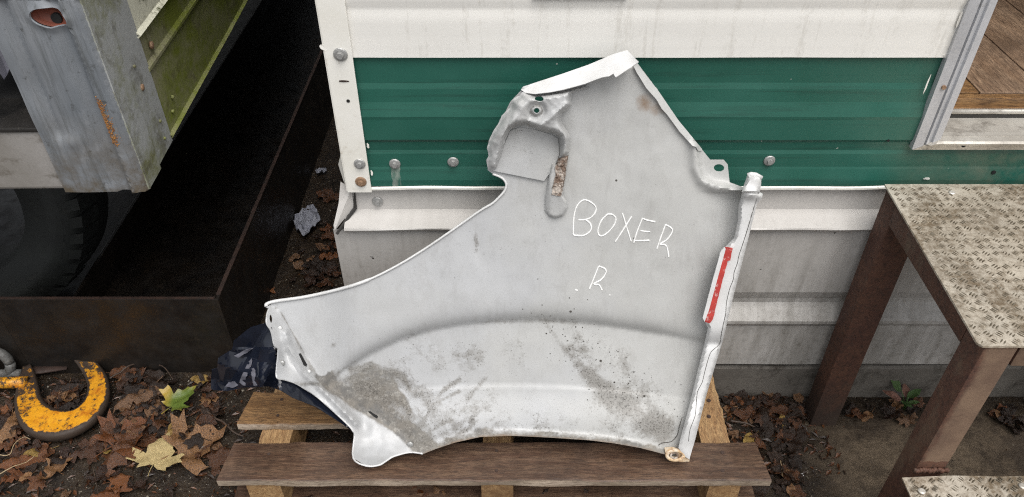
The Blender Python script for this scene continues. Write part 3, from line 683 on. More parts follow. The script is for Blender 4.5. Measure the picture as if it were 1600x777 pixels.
def fmask(px, py):
    p = (px, py)
    gs = lambda cx, cy, rx, ry: exp(-((px - cx) / rx) ** 2 - ((py - cy) / ry) ** 2)
    sg, sr = smear(px, py)
    r = max(.42 * gs(595, 592, 64, 28), .55 * exp(-(pdist(p, [(560, 600), (610, 630), (655, 660), (668, 690)]) / 26) ** 2), .60 * exp(-(pdist(p, [(548, 578), (580, 572), (612, 578), (640, 606)]) / 8) ** 2), sr, .50 * exp(-(pdist(p, [(610, 582), (650, 610), (672, 628)]) / 24) ** 2), .40 * exp(-(pdist(p, [(690, 680), (730, 655), (768, 625)]) / 20) ** 2), .40 * gs(680, 655, 45, 28), .30 * gs(805, 655, 20, 18), .9 * gs(737, 658, 6, 7))
    D = [(855, 508), (890, 555), (935, 598), (985, 640), (1032, 674)]
    wd = 6 + 26 * sstep(520, 650, py)
    r = max(r, (.40 + .25 * sstep(560, 610, py)) * exp(-(pdist(p, D) / wd) ** 2), .36 * exp(-(pdist(p, [(905, 540), (960, 570), (1010, 630)]) / 38) ** 2))
    cy = lineY(CREASE, px)
    r = max(r, .38 * exp(-((py - cy - 4) / 7) ** 2) * sstep(700, 760, px) * (1 - sstep(900, 960, px)), .30 * exp(-((py - 560) / 40) ** 2) * sstep(560, 640, px) * (1 - sstep(760, 900, px)))
    r = max(r, .55 * gs(744, 380, 5, 22), .5 * gs(520, 540, 6, 5), .30 * sstep(560, 690, py))
    if px < 680 and inside(p, FLANGE):
        r *= .5 * sstep(14, 0, pdist(p, FOLD)) + .15; sg *= sstep(16, 0, pdist(p, FOLD))
    g = 0.0
    if px < 700 and py > 470:
        q = pdist(p, FOLD[3:]); fl = inside(p, FLANGE)
        g = max(.95 * exp(-(q / (26 if not fl else 9)) ** 2), .62 * gs(560, 596, 46, 18), .45 * gs(600, 612, 40, 20))
        g = max(g, .6 * exp(-(pdist(p, FOLD[:5]) / 4) ** 2))
        if fl: g = max(g, .52 * exp(-(pdist(p, FOLD[2:]) / 15) ** 2))
        if px < 540 and py < 588 and not fl and pdist(p, CREASE) > 10: g *= .3
    g = max(g, min(1, sg))
    if py > 640:
        g = max(g, .7 * exp(-(pdist(p, ARCH) / 11) ** 2), .85 * gs(756, 674, 20, 8))
    g = max(g, .6 * exp(-((py - cy) / 6) ** 2) * (1 - sstep(520, 600, px)))
    b = max(.75 * gs(1007, 160, 16, 22), .62 * gs(1028, 170, 22, 16), .4 * gs(1012, 125, 14, 40), .35 * gs(1048, 700, 22, 14))
    b = max(b, .55 * exp(-(pdist(p, ARCH) / 5) ** 2) if py > 650 else 0)
    return (min(1, r), min(1, g), min(1, b))
def set_mask(o, cols):
    a = o.data.attributes.new('mask', 'FLOAT_COLOR', 'POINT')
    a.data.foreach_set('color', [c for q in cols for c in (q[0], q[1], q[2], 1)])
wing = thing('vehicle_wing', 'pale grey vehicle wing standing inside out on a pallet, marked with white handwriting', 'wing panel', onplane(1060, 715, 0))
HOLE1 = ellipse(842.5, 154.5, 7, 4.6, 14, .1); HOLE2 = ellipse(838.5, 173, 5, 4.8, 12); SLOT = ellipse(1123.5, 262.5, 8.2, 5.8, 16, .08); EYE = ellipse(423.5, 498, 2.2, 6.5, 12, -.1)
pts, fs = tri2d(OUT, 4.0, [HOLE1, HOLE2, SLOT, EYE])
panel = mesh('wing_skin', [onplane(x, y, depth(x, y)) for x, y in pts], fs, PAINT, wing, True); set_mask(panel, [fmask(*q) for q in pts])
recalc(panel)
if panel.data.polygons[0].normal.dot(NRM) < 0: panel.data.flip_normals()
solid(panel, .0014)
def sheet(name, outline, dfn, mat, step=4, parent=wing, holes=(), th=.0012, mask=None, sharpa=None):
    pts, fs = tri2d(outline, step, holes)
    o = mesh(name, [onplane(x, y, dfn(x, y)) for x, y in pts], fs, mat, parent, True)
    recalc(o)
    if sum(p.normal.dot(NRM) for p in o.data.polygons) < 0: o.data.flip_normals()
    if mask: set_mask(o, [mask(*q) for q in pts])
    solid(o, th)
    if sharpa: o.data.set_sharp_from_angle(angle=R(sharpa))
    return o
def wobble(poly, a, seed=0, step=5):
    return [(x + a * mnoise.noise(Vector((x * .3, y * .3, seed))), y + a * mnoise.noise(Vector((x * .3, y * .3, seed + 9)))) for x, y in resample(poly, step)]
# top flange
TOPO = [(814, 140), (834, 130), (880, 115), (920, 101), (960, 84), (980, 78.4)]
TOP = [(814, 140), (817, 136), (834, 130), (880, 115), (920, 101), (960, 84), (980, 78.4), (998, 97), (992, 101), (962, 121), (958, 115), (952, 119), (940, 121), (914, 131), (880, 140), (860, 144), (836, 147), (820, 145)]
sheet('top_flange', TOP, lambda x, y: depth(x, y) + .002 + .0015 * pdist((x, y), TOPO) + .004 * mnoise.noise(Vector((x * .04, y * .08, 3))) * sstep(0, 20, pdist((x, y), TOPO)), PAINTW, 4)
# upper rear flange strip
URO = [(994, 99), (1030, 144), (1060, 188), (1098, 234)]
sheet('rear_upper_flange', [(990, 104), (996, 100), (1030, 144), (1060, 188), (1097, 233), (1097, 236), (1091, 236), (1088, 230), (1082, 228), (1062, 206), (1043, 180), (1034, 170), (1026, 156), (1010, 138), (994, 112)],
      lambda x, y: depth(x, y) + .002 + .0007 * pdist((x, y), URO), PAINT, 4, mask=lambda x, y: (.1, .1, .1))
# long rear strip, folded box-like above the skin
STRIP = [(1168, 273), (1178, 272), (1190, 277), (1189, 292), (1187, 300), (1192, 303), (1190, 311), (1183, 318), (1165, 390), (1148, 455), (1130, 530), (1118, 570), (1103, 620), (1086, 688), (1077, 718), (1068, 712), (1060, 700), (1063, 686), (1078, 630),
         (1090, 580), (1100, 540), (1106, 512), (1098, 498), (1125, 395), (1133, 386), (1147, 372), (1153, 345), (1154, 322), (1158, 308), (1160, 296)]
def strip_d(x, y):
    q = pdist((x, y), STRIP, True)
    lo = 1 - .85 * sstep(640, 712, y)
    bend = .006 * exp(-((y - 534) / 12) ** 2)
    return depth(x, y) + .020 + (.006 + .019 * sstep(0, 4.5, q)) * lo - bend + .004 * exp(-((y - 305) / 5) ** 2)
sheet('rear_strip', STRIP, strip_d, PAINTW, 3.6, th=.002)
mb = MB(); q = [onplane(x, y, strip_d(x, y) + .004) for x, y in ((1168, 274), (1174, 272), (1181, 273), (1190, 278))]; mb.tube(q, .0042, 8); mb.build('strip_cap', PAINTW, wing, True)
sheet('red_tape', wobble([(1133, 387), (1145, 388), (1141, 407), (1137, 408), (1126, 450), (1114, 499), (1109, 506), (1101, 502), (1107, 482), (1119, 440)], 1.2, 2), lambda x, y: depth(x, y) + .051, RED, 3, th=.004)
sheet('tape_backing', [(1126, 394), (1132, 386), (1134, 389), (1120, 440), (1108, 484), (1101, 503), (1098, 497), (1112, 444)], lambda x, y: depth(x, y) + .0525, PAINTW, 3)
def stroke(pts, r, dfn, mat, name, n=5, ns=6, parent=wing, sm=True):
    pp = smooth(pts, ns) if sm and len(pts) > 2 else pts
    mb = MB(); mb.tube([onplane(x, y, dfn(x, y)) for x, y in pp], r, n); return mb.build(name, mat, parent, True)
stroke([(1186, 300), (1180, 318), (1166, 365), (1157, 392), (1154, 402), (1152, 412), (1147, 426), (1146, 436), (1140, 452), (1135, 474), (1134, 490), (1130, 508), (1127, 524), (1124, 538), (1112, 549), (1107, 560), (1101, 582), (1097, 598), (1090, 612), (1088, 630), (1086, 650), (1078, 672), (1076, 690)],
       .0006, lambda x, y: strip_d(x, y) + .0002, CRACK, 'seam_crack', 4, 3)
stroke([(1066, 652), (1061, 668), (1058, 680), (1049, 690), (1036, 692), (1028, 696)], 0.0009, lambda x, y: max(depth(x, y), strip_d(x, y) if x > 1061 else -1) + .0004, CRACK, 'seam_crack', 4, 3)
# rolled wheel-arch hem and front lower hem
HEM = [(416, 479), (417, 475), (432, 470.5), (480, 463.5), (540, 449.5), (580, 435.5), (620, 415.5), (660, 391.5), (700, 364.5), (750, 329.5), (770, 317.5), (786, 301.5), (790.5, 293), (790.5, 286), (784, 278), (770, 272)]
mb = MB(); hp = smooth(HEM, 6); mb.tube([onplane(x, y, depth(min(max(x, 421), 789), y + 1.5) + .002) for x, y in hp], [.0036 if i < 30 else .0024 for i in range(len(hp))], 8); mb.build('rolled_edge', PAINTW, wing, True)
LH = [(420, 483), (417, 494), (417, 506), (424, 518), (429, 540), (435, 546), (432, 582), (434, 591), (444, 593), (460, 598), (474, 606), (498, 622), (540, 660), (552, 674), (554, 682), (552, 716), (572, 728), (592, 727), (604, 720), (616, 713), (640, 707), (660, 709)]
mb = MB(); hp = smooth(LH, 4); mb.tube([onplane(x, y, depth(x + 1.5, y - 1)) for x, y in hp], .0021, 6); mb.build('front_hem', PAINTW, wing, True)
# corner bracket
BR = [(816, 144), (836, 149), (880, 142), (914, 133), (920, 131), (919, 139), (900, 143), (893, 147), (892, 157), (894, 164), (888, 171), (878, 180), (876, 188), (880, 196), (888, 207), (891, 216), (889, 238), (882, 247), (874, 246), (876, 226), (873, 215), (864, 209),
      (848, 206), (836, 201), (822, 196), (808, 197), (797, 203), (790, 218), (783, 240), (776, 262), (769, 267), (762, 263), (760, 250), (764, 243), (761, 232), (764, 220), (770, 206), (778, 194), (784, 181), (797, 168), (799, 157), (806, 152), (812, 149)]
BRL = [(764, 266), (760, 250), (764, 220), (778, 194), (797, 168), (799, 157), (812, 149)]
BRI = [(770, 266), (783, 238), (797, 204), (804, 178), (812, 160)]
def br_d(x, y):
    q = pdist((x, y), BR, True); ql = pdist((x, y), BRL); qi = pdist((x, y), BRI)
    h = .006 + .020 * sstep(0, 6, q) * min(1, .25 + ql / 22) + .003 * sstep(5, 0, qi)
    h += .007 * exp(-(pdist((x, y), [(836, 203), (858, 186), (890, 160)]) / 4) ** 2) - .010 * exp(-(pdist((x, y), ellipse(838.5, 173, 11, 10), True) / 4.5) ** 2) - .008 * exp(-((x - 826) / 9) ** 2 - ((y - 186) / 9) ** 2)
    h -= .010 * exp(-((x - 905) / 20) ** 2 - ((y - 136) / 6) ** 2)
    h += .020 * sstep(238, 198, y) * sstep(0, 9, q) * min(1, .3 + ql / 22)
    h += .002 * mnoise.noise(Vector((x * .10, y * .10, 5))) + .0015 * mnoise.noise(Vector((x * .3, y * .3, 5)))
    return depth(x, y) + .004 + h
def brmask(x, y):
    return (.55 * exp(-(pdist((x, y), ellipse(838, 173, 9, 8), True) / 3) ** 2) + .3 * exp(-((x - 778) / 6) ** 2 - ((y - 218) / 14) ** 2), .25 * exp(-((x - 836) / 20) ** 2 - ((y - 146) / 4) ** 2), 0)
sheet('corner_bracket', wobble(BR, .7, 1, 4), br_d, PAINT, 2.6, holes=[HOLE1, HOLE2], mask=brmask)
INN = [(797, 205), (812, 199), (836, 203), (862, 211), (872, 217), (874, 240), (866, 262), (850, 283), (770, 267), (783, 238)]
sheet('bracket_plate', INN, lambda x, y: depth(x, y) + .003 + .004 * sstep(205, 283, y), PAINT, 4, mask=lambda x, y: (.15, .25 * sstep(235, 205, y), 0))
TG = [(862, 256), (857, 276), (851, 310), (850.5, 330), (858, 338), (868, 341), (880, 337), (887, 325), (886, 315), (880, 306), (884, 274), (888, 243), (876, 246), (869, 257)]
tg_d = lambda x, y: depth(x, y) + .006 + .013 * sstep(0, 2.5, pdist((x, y), TG, True)) * (.5 + .5 * sstep(340, 300, y)) - .006 * sstep(861, 853, x)
sheet('bracket_tongue', TG, tg_d, PAINT, 2.6, mask=lambda x, y: (.2, .1, 0))
sheet('rusty_weld', wobble([(874, 248), (882, 244), (888, 243), (884, 274), (877, 307), (862, 305), (864, 288), (868, 274), (867, 262), (870, 254)], 1.6, 4, 3), lambda x, y: tg_d(x, y) + .0025 + .004 * mnoise.noise(Vector((x * .4, y * .4, 1))), RUST, 2)
# dark slots, small studs on the front flange
for poly in ([(467, 553), (470, 552), (480, 570), (479, 573), (475, 571)], [(575, 643), (579, 643), (591, 651), (589, 654), (584, 651)]):
    sheet('slot', poly, lambda x, y: depth(x, y) + .0016, BLACK, 3)
for (x_, y_, r) in ((438, 512, .0042), (441, 567, .0065), (483, 580, .004), (641, 694, .0075)):
    a = onplane(x_, y_, depth(x_, y_) + .0005); mb = MB(); mb.tube([a, a + NRM * .003, a + NRM * .0045], [r, r, r * .55], 10); mb.build('stud', PAINTW if r < .006 else ZINC, wing, True)
a = onplane(1055, 711, depth(1055, 708) + .004)
# rusty lower mounting eye
def ring_pts(cx, cy, rx, ry, n=24): return [onplane(cx + rx * cos(t), cy + ry * sin(t), .022 + .004 * sin(t)) for t in [2 * pi * i / n for i in range(n + 1)]]
sheet('mounting_eye', wobble([(1039, 701), (1050, 700), (1064, 703), (1075, 711), (1077, 721), (1062, 722), (1046, 718), (1040, 712)], 1, 6), lambda x, y: .018, RUSTRING, 2.5, holes=[ellipse(1053.5, 712, 4.2, 3.4, 12)], th=.004)
mb = MB(); mb.tube(ring_pts(1055, 711.5, 13, 7.5), .0042, 7); mb.build('eye_rim', RUSTRING, wing, True)
mb = MB(); mb.tube(ring_pts(1053.5, 712, 5.5, 4.2), .0022, 6); mb.build('eye_bush', RUST, wing, True)
# painted outer face at the front: navy, crumpled
NV = [(334, 610), (329, 607), (331, 578), (339, 576), (342, 559), (363, 546), (365, 533), (391, 512), (416, 505), (424, 512), (433, 540), (440, 546), (438, 582), (440, 588), (464, 596), (502, 618), (545, 658), (553, 676), (534, 662), (494, 636), (458, 622), (440, 611), (420, 604), (380, 606), (355, 611)]
def nv_d(x, y):
    d = .020 - .0007 * max(0, 436 - x) + .03 * sstep(600, 520, y) * 0
    kx = sstep(436, 405, x)
    d += kx * (.045 * abs(((x * .62 + (y - 560) * .42) / 34.0) % 2 - 1) + .022 * abs(((x * .3 - y * .8) / 22.0) % 2 - 1) * (1 if y > 545 else .2) + .02 * sstep(360, 330, x))
    d += .020 * sstep(-12, 12, (x - 392) * .55 + (y - 512) * .95 - 22) * sstep(430, 410, x) * 0
    if x > 432: d = depth(max(x, 440), y) - .012
    return d
o = sheet('navy_outer_face', NV, nv_d, NAVY, 4.5, sharpa=12)
for poly in ([(374, 598), (377, 588), (383, 578), (386, 568), (393, 560), (392, 570), (388, 580), (384, 590), (383, 603), (379, 602)], [(391, 577), (397, 575), (399, 585), (397, 596), (401, 603), (396, 603), (394, 592)], [(352, 604), (357, 597), (366, 596), (372, 602), (364, 606)], [(366, 556), (384, 547), (398, 543), (386, 551), (372, 560)]):
    sheet('gloss_glint', wobble(poly, 1.2, 3, 3), lambda x, y: nv_d(x, y) + .003 + .009 * mnoise.noise(Vector((x * .12, y * .12, 7))), CLOTH_GLINT, 2.5)  # grey patches painted as glints on the navy gloss
# handwriting
hw = lambda pts: [(860 + x / 4.0875, 290 + y / 4.0875) for x, y in pts]
WR = [[(145, 310), (150, 200), (170, 130), (215, 92), (270, 115), (292, 150), (270, 195), (225, 218), (180, 220)], [(225, 218), (255, 245), (258, 285), (215, 318), (155, 318), (146, 308)],
      [(365, 183), (325, 225), (303, 290), (320, 322), (360, 305), (405, 255), (418, 210), (395, 185), (365, 183)],
      [(460, 178), (485, 260), (515, 355)], [(518, 198), (470, 275), (415, 358)],
      [(668, 232), (620, 222), (588, 210)], [(588, 208), (555, 290), (532, 365)], [(575, 290), (637, 296)], [(535, 352), (580, 353), (632, 350)],
      [(735, 250), (705, 330), (680, 403)], [(735, 250), (770, 270), (778, 295), (745, 345), (700, 375), (740, 385), (755, 455)],
      [(308, 515), (280, 585), (250, 660)], [(310, 515), (345, 530), (355, 555), (325, 600), (278, 628), (310, 635), (330, 668)], [(158, 667), (174, 670)], [(376, 699), (381, 701)]]
mb = MB(); LAST = (1, 2, 4, 8, 10, 12, 13, 14)
for si, s_ in enumerate(WR):
    pp = smooth(hw(s_), 5) if len(s_) > 2 else hw(s_)
    mb.tube([onplane(x, y, depth(x, y) + .0002) for x, y in pp], [.0013 + .0006 * mnoise.noise(Vector((x * .12, y * .12, si))) for x, y in pp], 6)
    if si in LAST: mb.build('letter' if si < 13 else 'dot', CHALK, wing); mb = MB()
# black specks stuck on the skin
mb = MB(); rr = random.Random(5)
for i in range(150):
    if i < 3: x, y = ((963, 282), (867, 245), (990, 372))[i]; r = .0022 if i == 0 else .0012
    else:
        t = rr.random(); x = 850 + t * 190 + rr.gauss(0, 30); y = 505 + t * 165 + rr.gauss(0, 26) - 12; r = rr.uniform(.0004, .0014) * (1 + (rr.random() < .1))
    if not inside((x, y), OUT) or x > edgeX(y) - 6: continue
    a = onplane(x, y, depth(x, y)); mb.tube([a, a + NRM * .0006], r, 6)
o = mb.build('dirt_specks', CRACK, wing); o['kind'] = 'stuff'

# ------------------------------------------------------------------ lorry body at the left
TY, TXR, TZ = 1.187, -.682, .75
tr = thing('box_trailer', 'old grey box trailer corner with mossy side panels above the dark steel trough', 'trailer', (TXR, TY, TZ))
def rotT(p):                                                      # slight turn of the body about its corner
    a = R(2.6); x, y = p[0] - TXR, p[1] - TY
    if x < 0 and y < .2 and abs(y) < .19: pass
    return (TXR + x * cos(a) - y * sin(a), TY + x * sin(a) * .3 + y * cos(a), p[2])
def tb(name, verts, faces, mat, sm=None):
    o = mesh(name, [rotT(v) for v in verts], faces, mat, tr); recalc(o)
    if sm: sharp(o, sm)
    return o
def tbox(name, a, b, mat, bev=.002):
    mb = MB(); mb.box(a, b, 0, bev); o = mesh(name, [rotT(v) for v in mb.v], mb.f, mat, tr); return o
# corner post, front face pressed with two ribs, hole for the lamp recess
PXL = -.839
ux = lambda px, py: atY(px, py, TY)
hole3 = [(q.x, q.z) for q in [ux(a, b) for a, b in ellipse(78, 27, 31, 14.5, 24, .22)]]
pts, fs = tri2d([(PXL, TZ), (TXR, TZ), (TXR, 2.4), (PXL, 2.4)], .011, [hole3]) if False else tri2d([(PXL, TZ), (TXR, TZ), (TXR, 1.12), (PXL, 1.12)], .0075, [hole3])
def post_y(x, z):
    u = x - PXL
    d = 0
    d += .008 * 1.3 * exp(-((u - .034) / .0085) ** 2) * sstep(.84, .88, z) + .008 * sstep(.100, .106, u) * (1 - sstep(.118, .126, u)) - .006 * exp(-((u - .130) / .005) ** 2)
    d -= .004 * exp(-((u - .045) / .02) ** 2 - ((z - .86) / .012) ** 2)
    d += .0025 * mnoise.noise(Vector((x * 22, z * 14, 1)))
    e = min(pdist((x, z), hole3, True), .03); d -= .0045 * exp(-(e / .006) ** 2)
    d += .010 * sstep(.150, .157, u) ** 2
    return TY + d
o = mesh('post_face', [rotT((x, post_y(x, z), z)) for x, z in pts], fs, GREYP, tr, True); recalc(o)
if o.data.polygons[0].normal.y > 0: o.data.flip_normals()
solid(o, .003)
tbox('upper_post', (PXL, TY, 1.1215), (TXR, TY + .02, 2.4), GREYP)
c3 = ux(78, 27); n = 24; v = []; f = []
for rr_, dy in ((1.06, .004), (.85, .012), (.3, .016)):
    v += [((x - c3.x) * rr_ + c3.x, TY + dy, (z - c3.z) * rr_ + c3.z) for x, z in hole3]
m_ = len(hole3)
for i in range(2): f += [(i * m_ + j, i * m_ + (j + 1) % m_, (i + 1) * m_ + (j + 1) % m_, (i + 1) * m_ + j) for j in range(m_)]
f.append(tuple(2 * m_ + j for j in range(m_))); tb('lamp_recess', v, f, REDOX)
q = ux(84, 33); mb = MB(); mb.tube([(q.x, TY + .010, q.z), (q.x, TY + .016, q.z)], .0085, 14); o = mesh('lamp_hole', [rotT(v) for v in mb.v], mb.f, BLACK, tr)
# side return of the post
def side_panel(name, y0, y1, zlist, mat, offs, nst=8):
    v = []; f = []; n = len(zlist)
    for i in range(nst + 1):
        y = y0 + (y1 - y0) * i / nst
        for z, d in zip(zlist, offs): v.append((TXR + d + .001 * mnoise.noise(Vector((y * 9, z * 15, 1))), y, z))
    for i in range(nst): f += [(i * n + j, i * n + j + 1, (i + 1) * n + j + 1, (i + 1) * n + j) for j in range(n - 1)]
    o = mesh(name, [rotT(q) for q in v], f, mat, tr); recalc(o)
    if sum(p.normal.x for p in o.data.polygons) < 0: o.data.flip_normals()
    solid(o, .003); sharp(o, 20); return o
side_panel('post_side', TY + .006, TY + .075, [TZ + .002, 1.2, 2.4], POSTSIDE, [0, 0, 0])
side_panel('post_flange', TY + .0755, TY + .172, [TZ + .006, 1.2, 2.4], POSTSIDE, [-.004, -.004, -.004])
side_panel('mossy_side_panel', TY + .168, 8.0, [.764, .770, .772, .838, .905, .912, .918, .925, .982], MOSS, [-.001, .003, -.006, -.008, -.008, -.002, -.002, -.008, -.008], 40)
side_panel('cream_side_panel', TY + .166, 8.0, [.978, .985, .992, 1.3, 2.4], CREAM, [-.006, .003, -.005, -.006, -.006], 60)
for y, z, r, mat in ((1.255, .86, .004, RUSTSCREW), (1.33, .818, .004, MOSS), (1.325, .782, .004, MOSS), (1.40, .80, .0045, MOSS), (1.42, .822, .005, MOSS), (1.305, .905, .008, RUSTSCREW), (1.40, .945, .009, RUSTSCREW), (1.30, .95, .004, MOSS)):
    mb = MB(); mb.tube([(TXR - .006, y, z), (TXR - .002, y, z), (TXR - .0005, y, z)], [r * .85, r * .85, r * .4], 8); mesh('rivet', [rotT(v) for v in mb.v], mb.f, mat, tr, True)
# sill, inside floor, dark inside
zt = ux(0, 204).z
tbox('rear_sill', (-2.4, TY + .008, TZ + .002), (PXL - .001, TY + .09, zt), SILLP, .006)
tbox('tread_strip', (-2.4, TY + .004, zt - .006), (PXL - .002, TY + .115, zt + .004), WORNBLK, .003)
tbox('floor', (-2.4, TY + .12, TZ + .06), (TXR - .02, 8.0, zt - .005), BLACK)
tbox('roof', (-2.4, TY, 2.402), (TXR, 8.0, 2.45), GREYP)
tbox('left_wall', (-2.44, TY, TZ), (-2.402, 8.0, 2.4), GREYP)
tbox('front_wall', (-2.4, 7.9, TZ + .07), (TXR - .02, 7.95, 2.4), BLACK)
# orange rust bloom lumps on the post
pts3 = [(155, 153), (163, 172), (171, 190), (178, 205), (185, 225)]
mb = MB(); rr = random.Random(3)
for i in range(420):
    t = rr.random(); a = pts3[min(3, int(t * 4))]; b = pts3[min(4, int(t * 4) + 1)]; s_ = t * 4 % 1
    x = a[0] + (b[0] - a[0]) * s_ + rr.gauss(0, 3.2) - 2; y = a[1] + (b[1] - a[1]) * s_ + rr.gauss(0, 2)
    q = ux(x, y); yy = post_y(q.x, q.z); r = rr.uniform(.0005, .0015)
    mb.tube([(q.x, yy + .0005, q.z), (q.x + rr.uniform(-.001, .001), yy - r * .5, q.z + rr.uniform(-.001, .001))], [r, r * .5], 5)
o = mesh('rust_bloom', [rotT(v) for v in mb.v], mb.f, ORANGE, tr); o['kind'] = 'stuff'

def crumple(name, c, size, mat, seed, flat=.35, n=10, label=None, cat=None):
    rr = random.Random(seed); ol = [(cos(2 * pi * i / n) * rr.uniform(.65, 1.1), sin(2 * pi * i / n) * rr.uniform(.65, 1.1)) for i in range(n)]
    pts, fs = tri2d(ol, .16)
    v = [(c[0] + x * size[0], c[1] + y * size[1], c[2] + size[2] * (flat + abs(mnoise.noise(Vector((x * 2.2, y * 2.2, seed)))) * 1.6 + .5 * mnoise.noise(Vector((x * 5, y * 5, seed))) - .5 * (x * x + y * y) * flat)) for x, y in pts]
    o = mesh(name, v, fs, mat); sharp(o, 28); solid(o, .001)
    if label: tag(o, label, cat)
    return o
q = atZ(14, 150, zt + .01)
crumple('cloth', (q.x - .01, q.y + .06, zt + .012), (.085, .09, .075), CLOTH_GLINT, 4, .6, 12, 'crumpled grey cloth lying on the trailer floor beside the corner post', 'cloth')

# ------------------------------------------------------------------ steel trough, tyre
tro = thing('steel_trough', 'black rusty open steel trough on the ground under the trailer', 'trough', (-1.2, 1.4, 0))
def tplate(name, pts, faces, mat, bev=.0015):
    o = mesh(name, pts, faces, mat, tro); recalc(o); return o
QX, QY, QZ = -.735, 1.40, .268
mb = MB(); mb.box((-1.30, QY, -.02), (QX - .004, QY + .007, QZ), 0, .0015); mb.build('front_plate', STEEL, tro)
mb = MB(); mb.add([(-1.30, QY, -.02), (-1.9, QY + .05, -.02), (-1.9, QY + .05, QZ - .035), (-1.30, QY, QZ), (-1.30, QY + .007, -.02), (-1.9, QY + .057, -.02), (-1.9, QY + .057, QZ - .035), (-1.30, QY + .007, QZ)], [(0, 1, 2, 3), (7, 6, 5, 4), (3, 2, 6, 7), (0, 4, 5, 1), (1, 5, 6, 2), (0, 3, 7, 4)]); o = mb.build('angled_plate', STEEL, tro); recalc(o)
mb = MB(); mb.box((QX - .003, QY - .004, -.02), (QX + .005, 7.5, QZ + .003), 0, .0015); mb.build('side_plate', STEEL, tro)
mb = MB(); mb.box((QX - .0045, QY + .012, QZ + .0035), (QX + .0062, 7.4, QZ + .007), 0, .001); mb.build('side_edge', RUBL, tro)
mb = MB(); mb.box((-1.30, QY + .0005, QZ + .0005), (QX - .006, QY + .0075, QZ + .003), 0); mb.build('top_edge', RUBL, tro)
mb = MB(); mb.box((-1.9, QY + .06, .0), (QX - .006, 7.5, .015)); mb.build('floor_plate', STEEL, tro)
mb = MB(); mb.box((-1.225, QY + .012, .016), (-1.215, 7.5, .115), 0, .001); mb.build('divider', STEEL, tro)
ty = thing('tyre', 'dark perished tyre standing in the shadow under the trailer', 'tyre', (-1.5, 1.74, .36))
def tyre_ring(name, prof, n, mat):
    v = []; f = []; m_ = len(prof); c = Vector((-1.50, 1.72, .37)); tl = R(-12)
    for i in range(n):
        a = 2 * pi * i / n
        for r, y in prof:
            p = Vector((r * cos(a), y, r * sin(a))); p = Matrix.Rotation(tl, 3, 'X') @ p; v.append(c + p)
    for i in range(n): f += [(i * m_ + j, i * m_ + (j + 1) % m_, ((i + 1) % n) * m_ + (j + 1) % m_, ((i + 1) % n) * m_ + j) for j in range(m_)]
    o = mesh(name, v, f, mat, ty, True); recalc(o); return o
tyre_ring('tyre_body', [(.20, -.06), (.22, -.10), (.29, -.118), (.30, -.122), (.31, -.118), (.335, -.108), (.352, -.085), (.356, 0), (.352, .085), (.335, .108), (.29, .118), (.22, .10), (.20, .06)], 72, TYRE)
for i in range(44):
    a = 2 * pi * i / 44; mb = MB(); c = Vector((-1.50, 1.72, .37)); rot = Matrix.Rotation(R(-12), 3, 'X')
    P_ = []
    for r, y in ((.325, -.114), (.362, -.085), (.364, .0), (.340, -.095)):
        for da in (-.045, .045): P_.append(c + rot @ Vector((r * cos(a + da), y, r * sin(a + da))))
    o = mesh('tread_lug', P_, [(0, 1, 3, 2), (2, 3, 5, 4), (0, 2, 4, 6), (1, 7, 5, 3), (4, 5, 7, 6), (0, 6, 7, 1)], TYRE, ty); recalc(o)

# ------------------------------------------------------------------ tread-plate steps
st = thing('metal_steps', 'rusty steel steps with worn tread plate tops below the cabin door', 'steps', (.755, .845, 0))
PLZ, X0, X1, YB, YFR = .70, .737, 1.42, 1.283, .840
XB = .752
mb = MB(); mb.add([(X0 + .006, YFR, PLZ - .004), (X1, YFR, PLZ - .004), (X1, YB, PLZ - .004), (XB, YB, PLZ - .004), (X0, YFR + .007, PLZ - .004), (X0 + .006, YFR, PLZ), (X1, YFR, PLZ), (X1, YB, PLZ), (XB, YB, PLZ), (X0, YFR + .007, PLZ)],
                  [(0, 4, 3, 2, 1), (5, 6, 7, 8, 9), (0, 1, 6, 5), (1, 2, 7, 6), (2, 3, 8, 7), (3, 4, 9, 8), (4, 0, 5, 9)])
mb.build('top_tread', TREAD, st)
def bars(name, x0, x1, y0, y1, z, xl=None):
    mb = MB(); p = .0182; row = 0; rr = random.Random(2); y = y0 + .008
    while y < y1 - .006:
        x = x0 + .008; c = 0
        while x < x1:
            a = R(40) if (row + c) % 2 == 0 else R(-50)
            if rr.random() < .10: x += p; c += 1; continue
            a += rr.uniform(-.12, .12); g_ = rr.uniform(.75, 1.15)
            for q in (-1, 0, 1):
                L, W = .0062 * g_, .0013 * g_
                cx, cy = x + q * .0047 * -sin(a) + rr.uniform(-.0003, .0003), y + q * .0047 * cos(a)
                if xl and cx < xl(cy) + .006: continue
                if cy > y1 - .005 or cy < y0 + .005: continue
                u = Vector((cos(a), sin(a), 0)); n_ = Vector((-sin(a), cos(a), 0)); o_ = Vector((cx, cy, z)); h = Vector((0, 0, .0020 * rr.uniform(.5, 1)))
                mb.add([o_ - u * L, o_ - u * L * .4 - n_ * W, o_ + u * L * .4 - n_ * W, o_ + u * L, o_ + u * L * .4 + n_ * W, o_ - u * L * .4 + n_ * W, o_ - u * L * .45 + h, o_ + u * L * .45 + h],
                       [(0, 1, 6), (1, 2, 7, 6), (2, 3, 7), (3, 4, 7), (4, 5, 6, 7), (5, 0, 6)])
            x += p; c += 1
        y += p; row += 1
    o = mb.build(name, BARS, st); recalc(o); o['kind'] = 'stuff'; return o
bars('tread_bars', X0, X1, YFR, YB, PLZ, lambda y: X0 + (XB - X0) * (y - YFR) / (YB - YFR))
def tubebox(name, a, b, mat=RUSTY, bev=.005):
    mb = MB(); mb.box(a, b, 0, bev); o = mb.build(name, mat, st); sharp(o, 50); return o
LX = .752
tubebox('side_rail', (LX, .899, PLZ - .056), (LX + .055, 1.222, PLZ - .005))
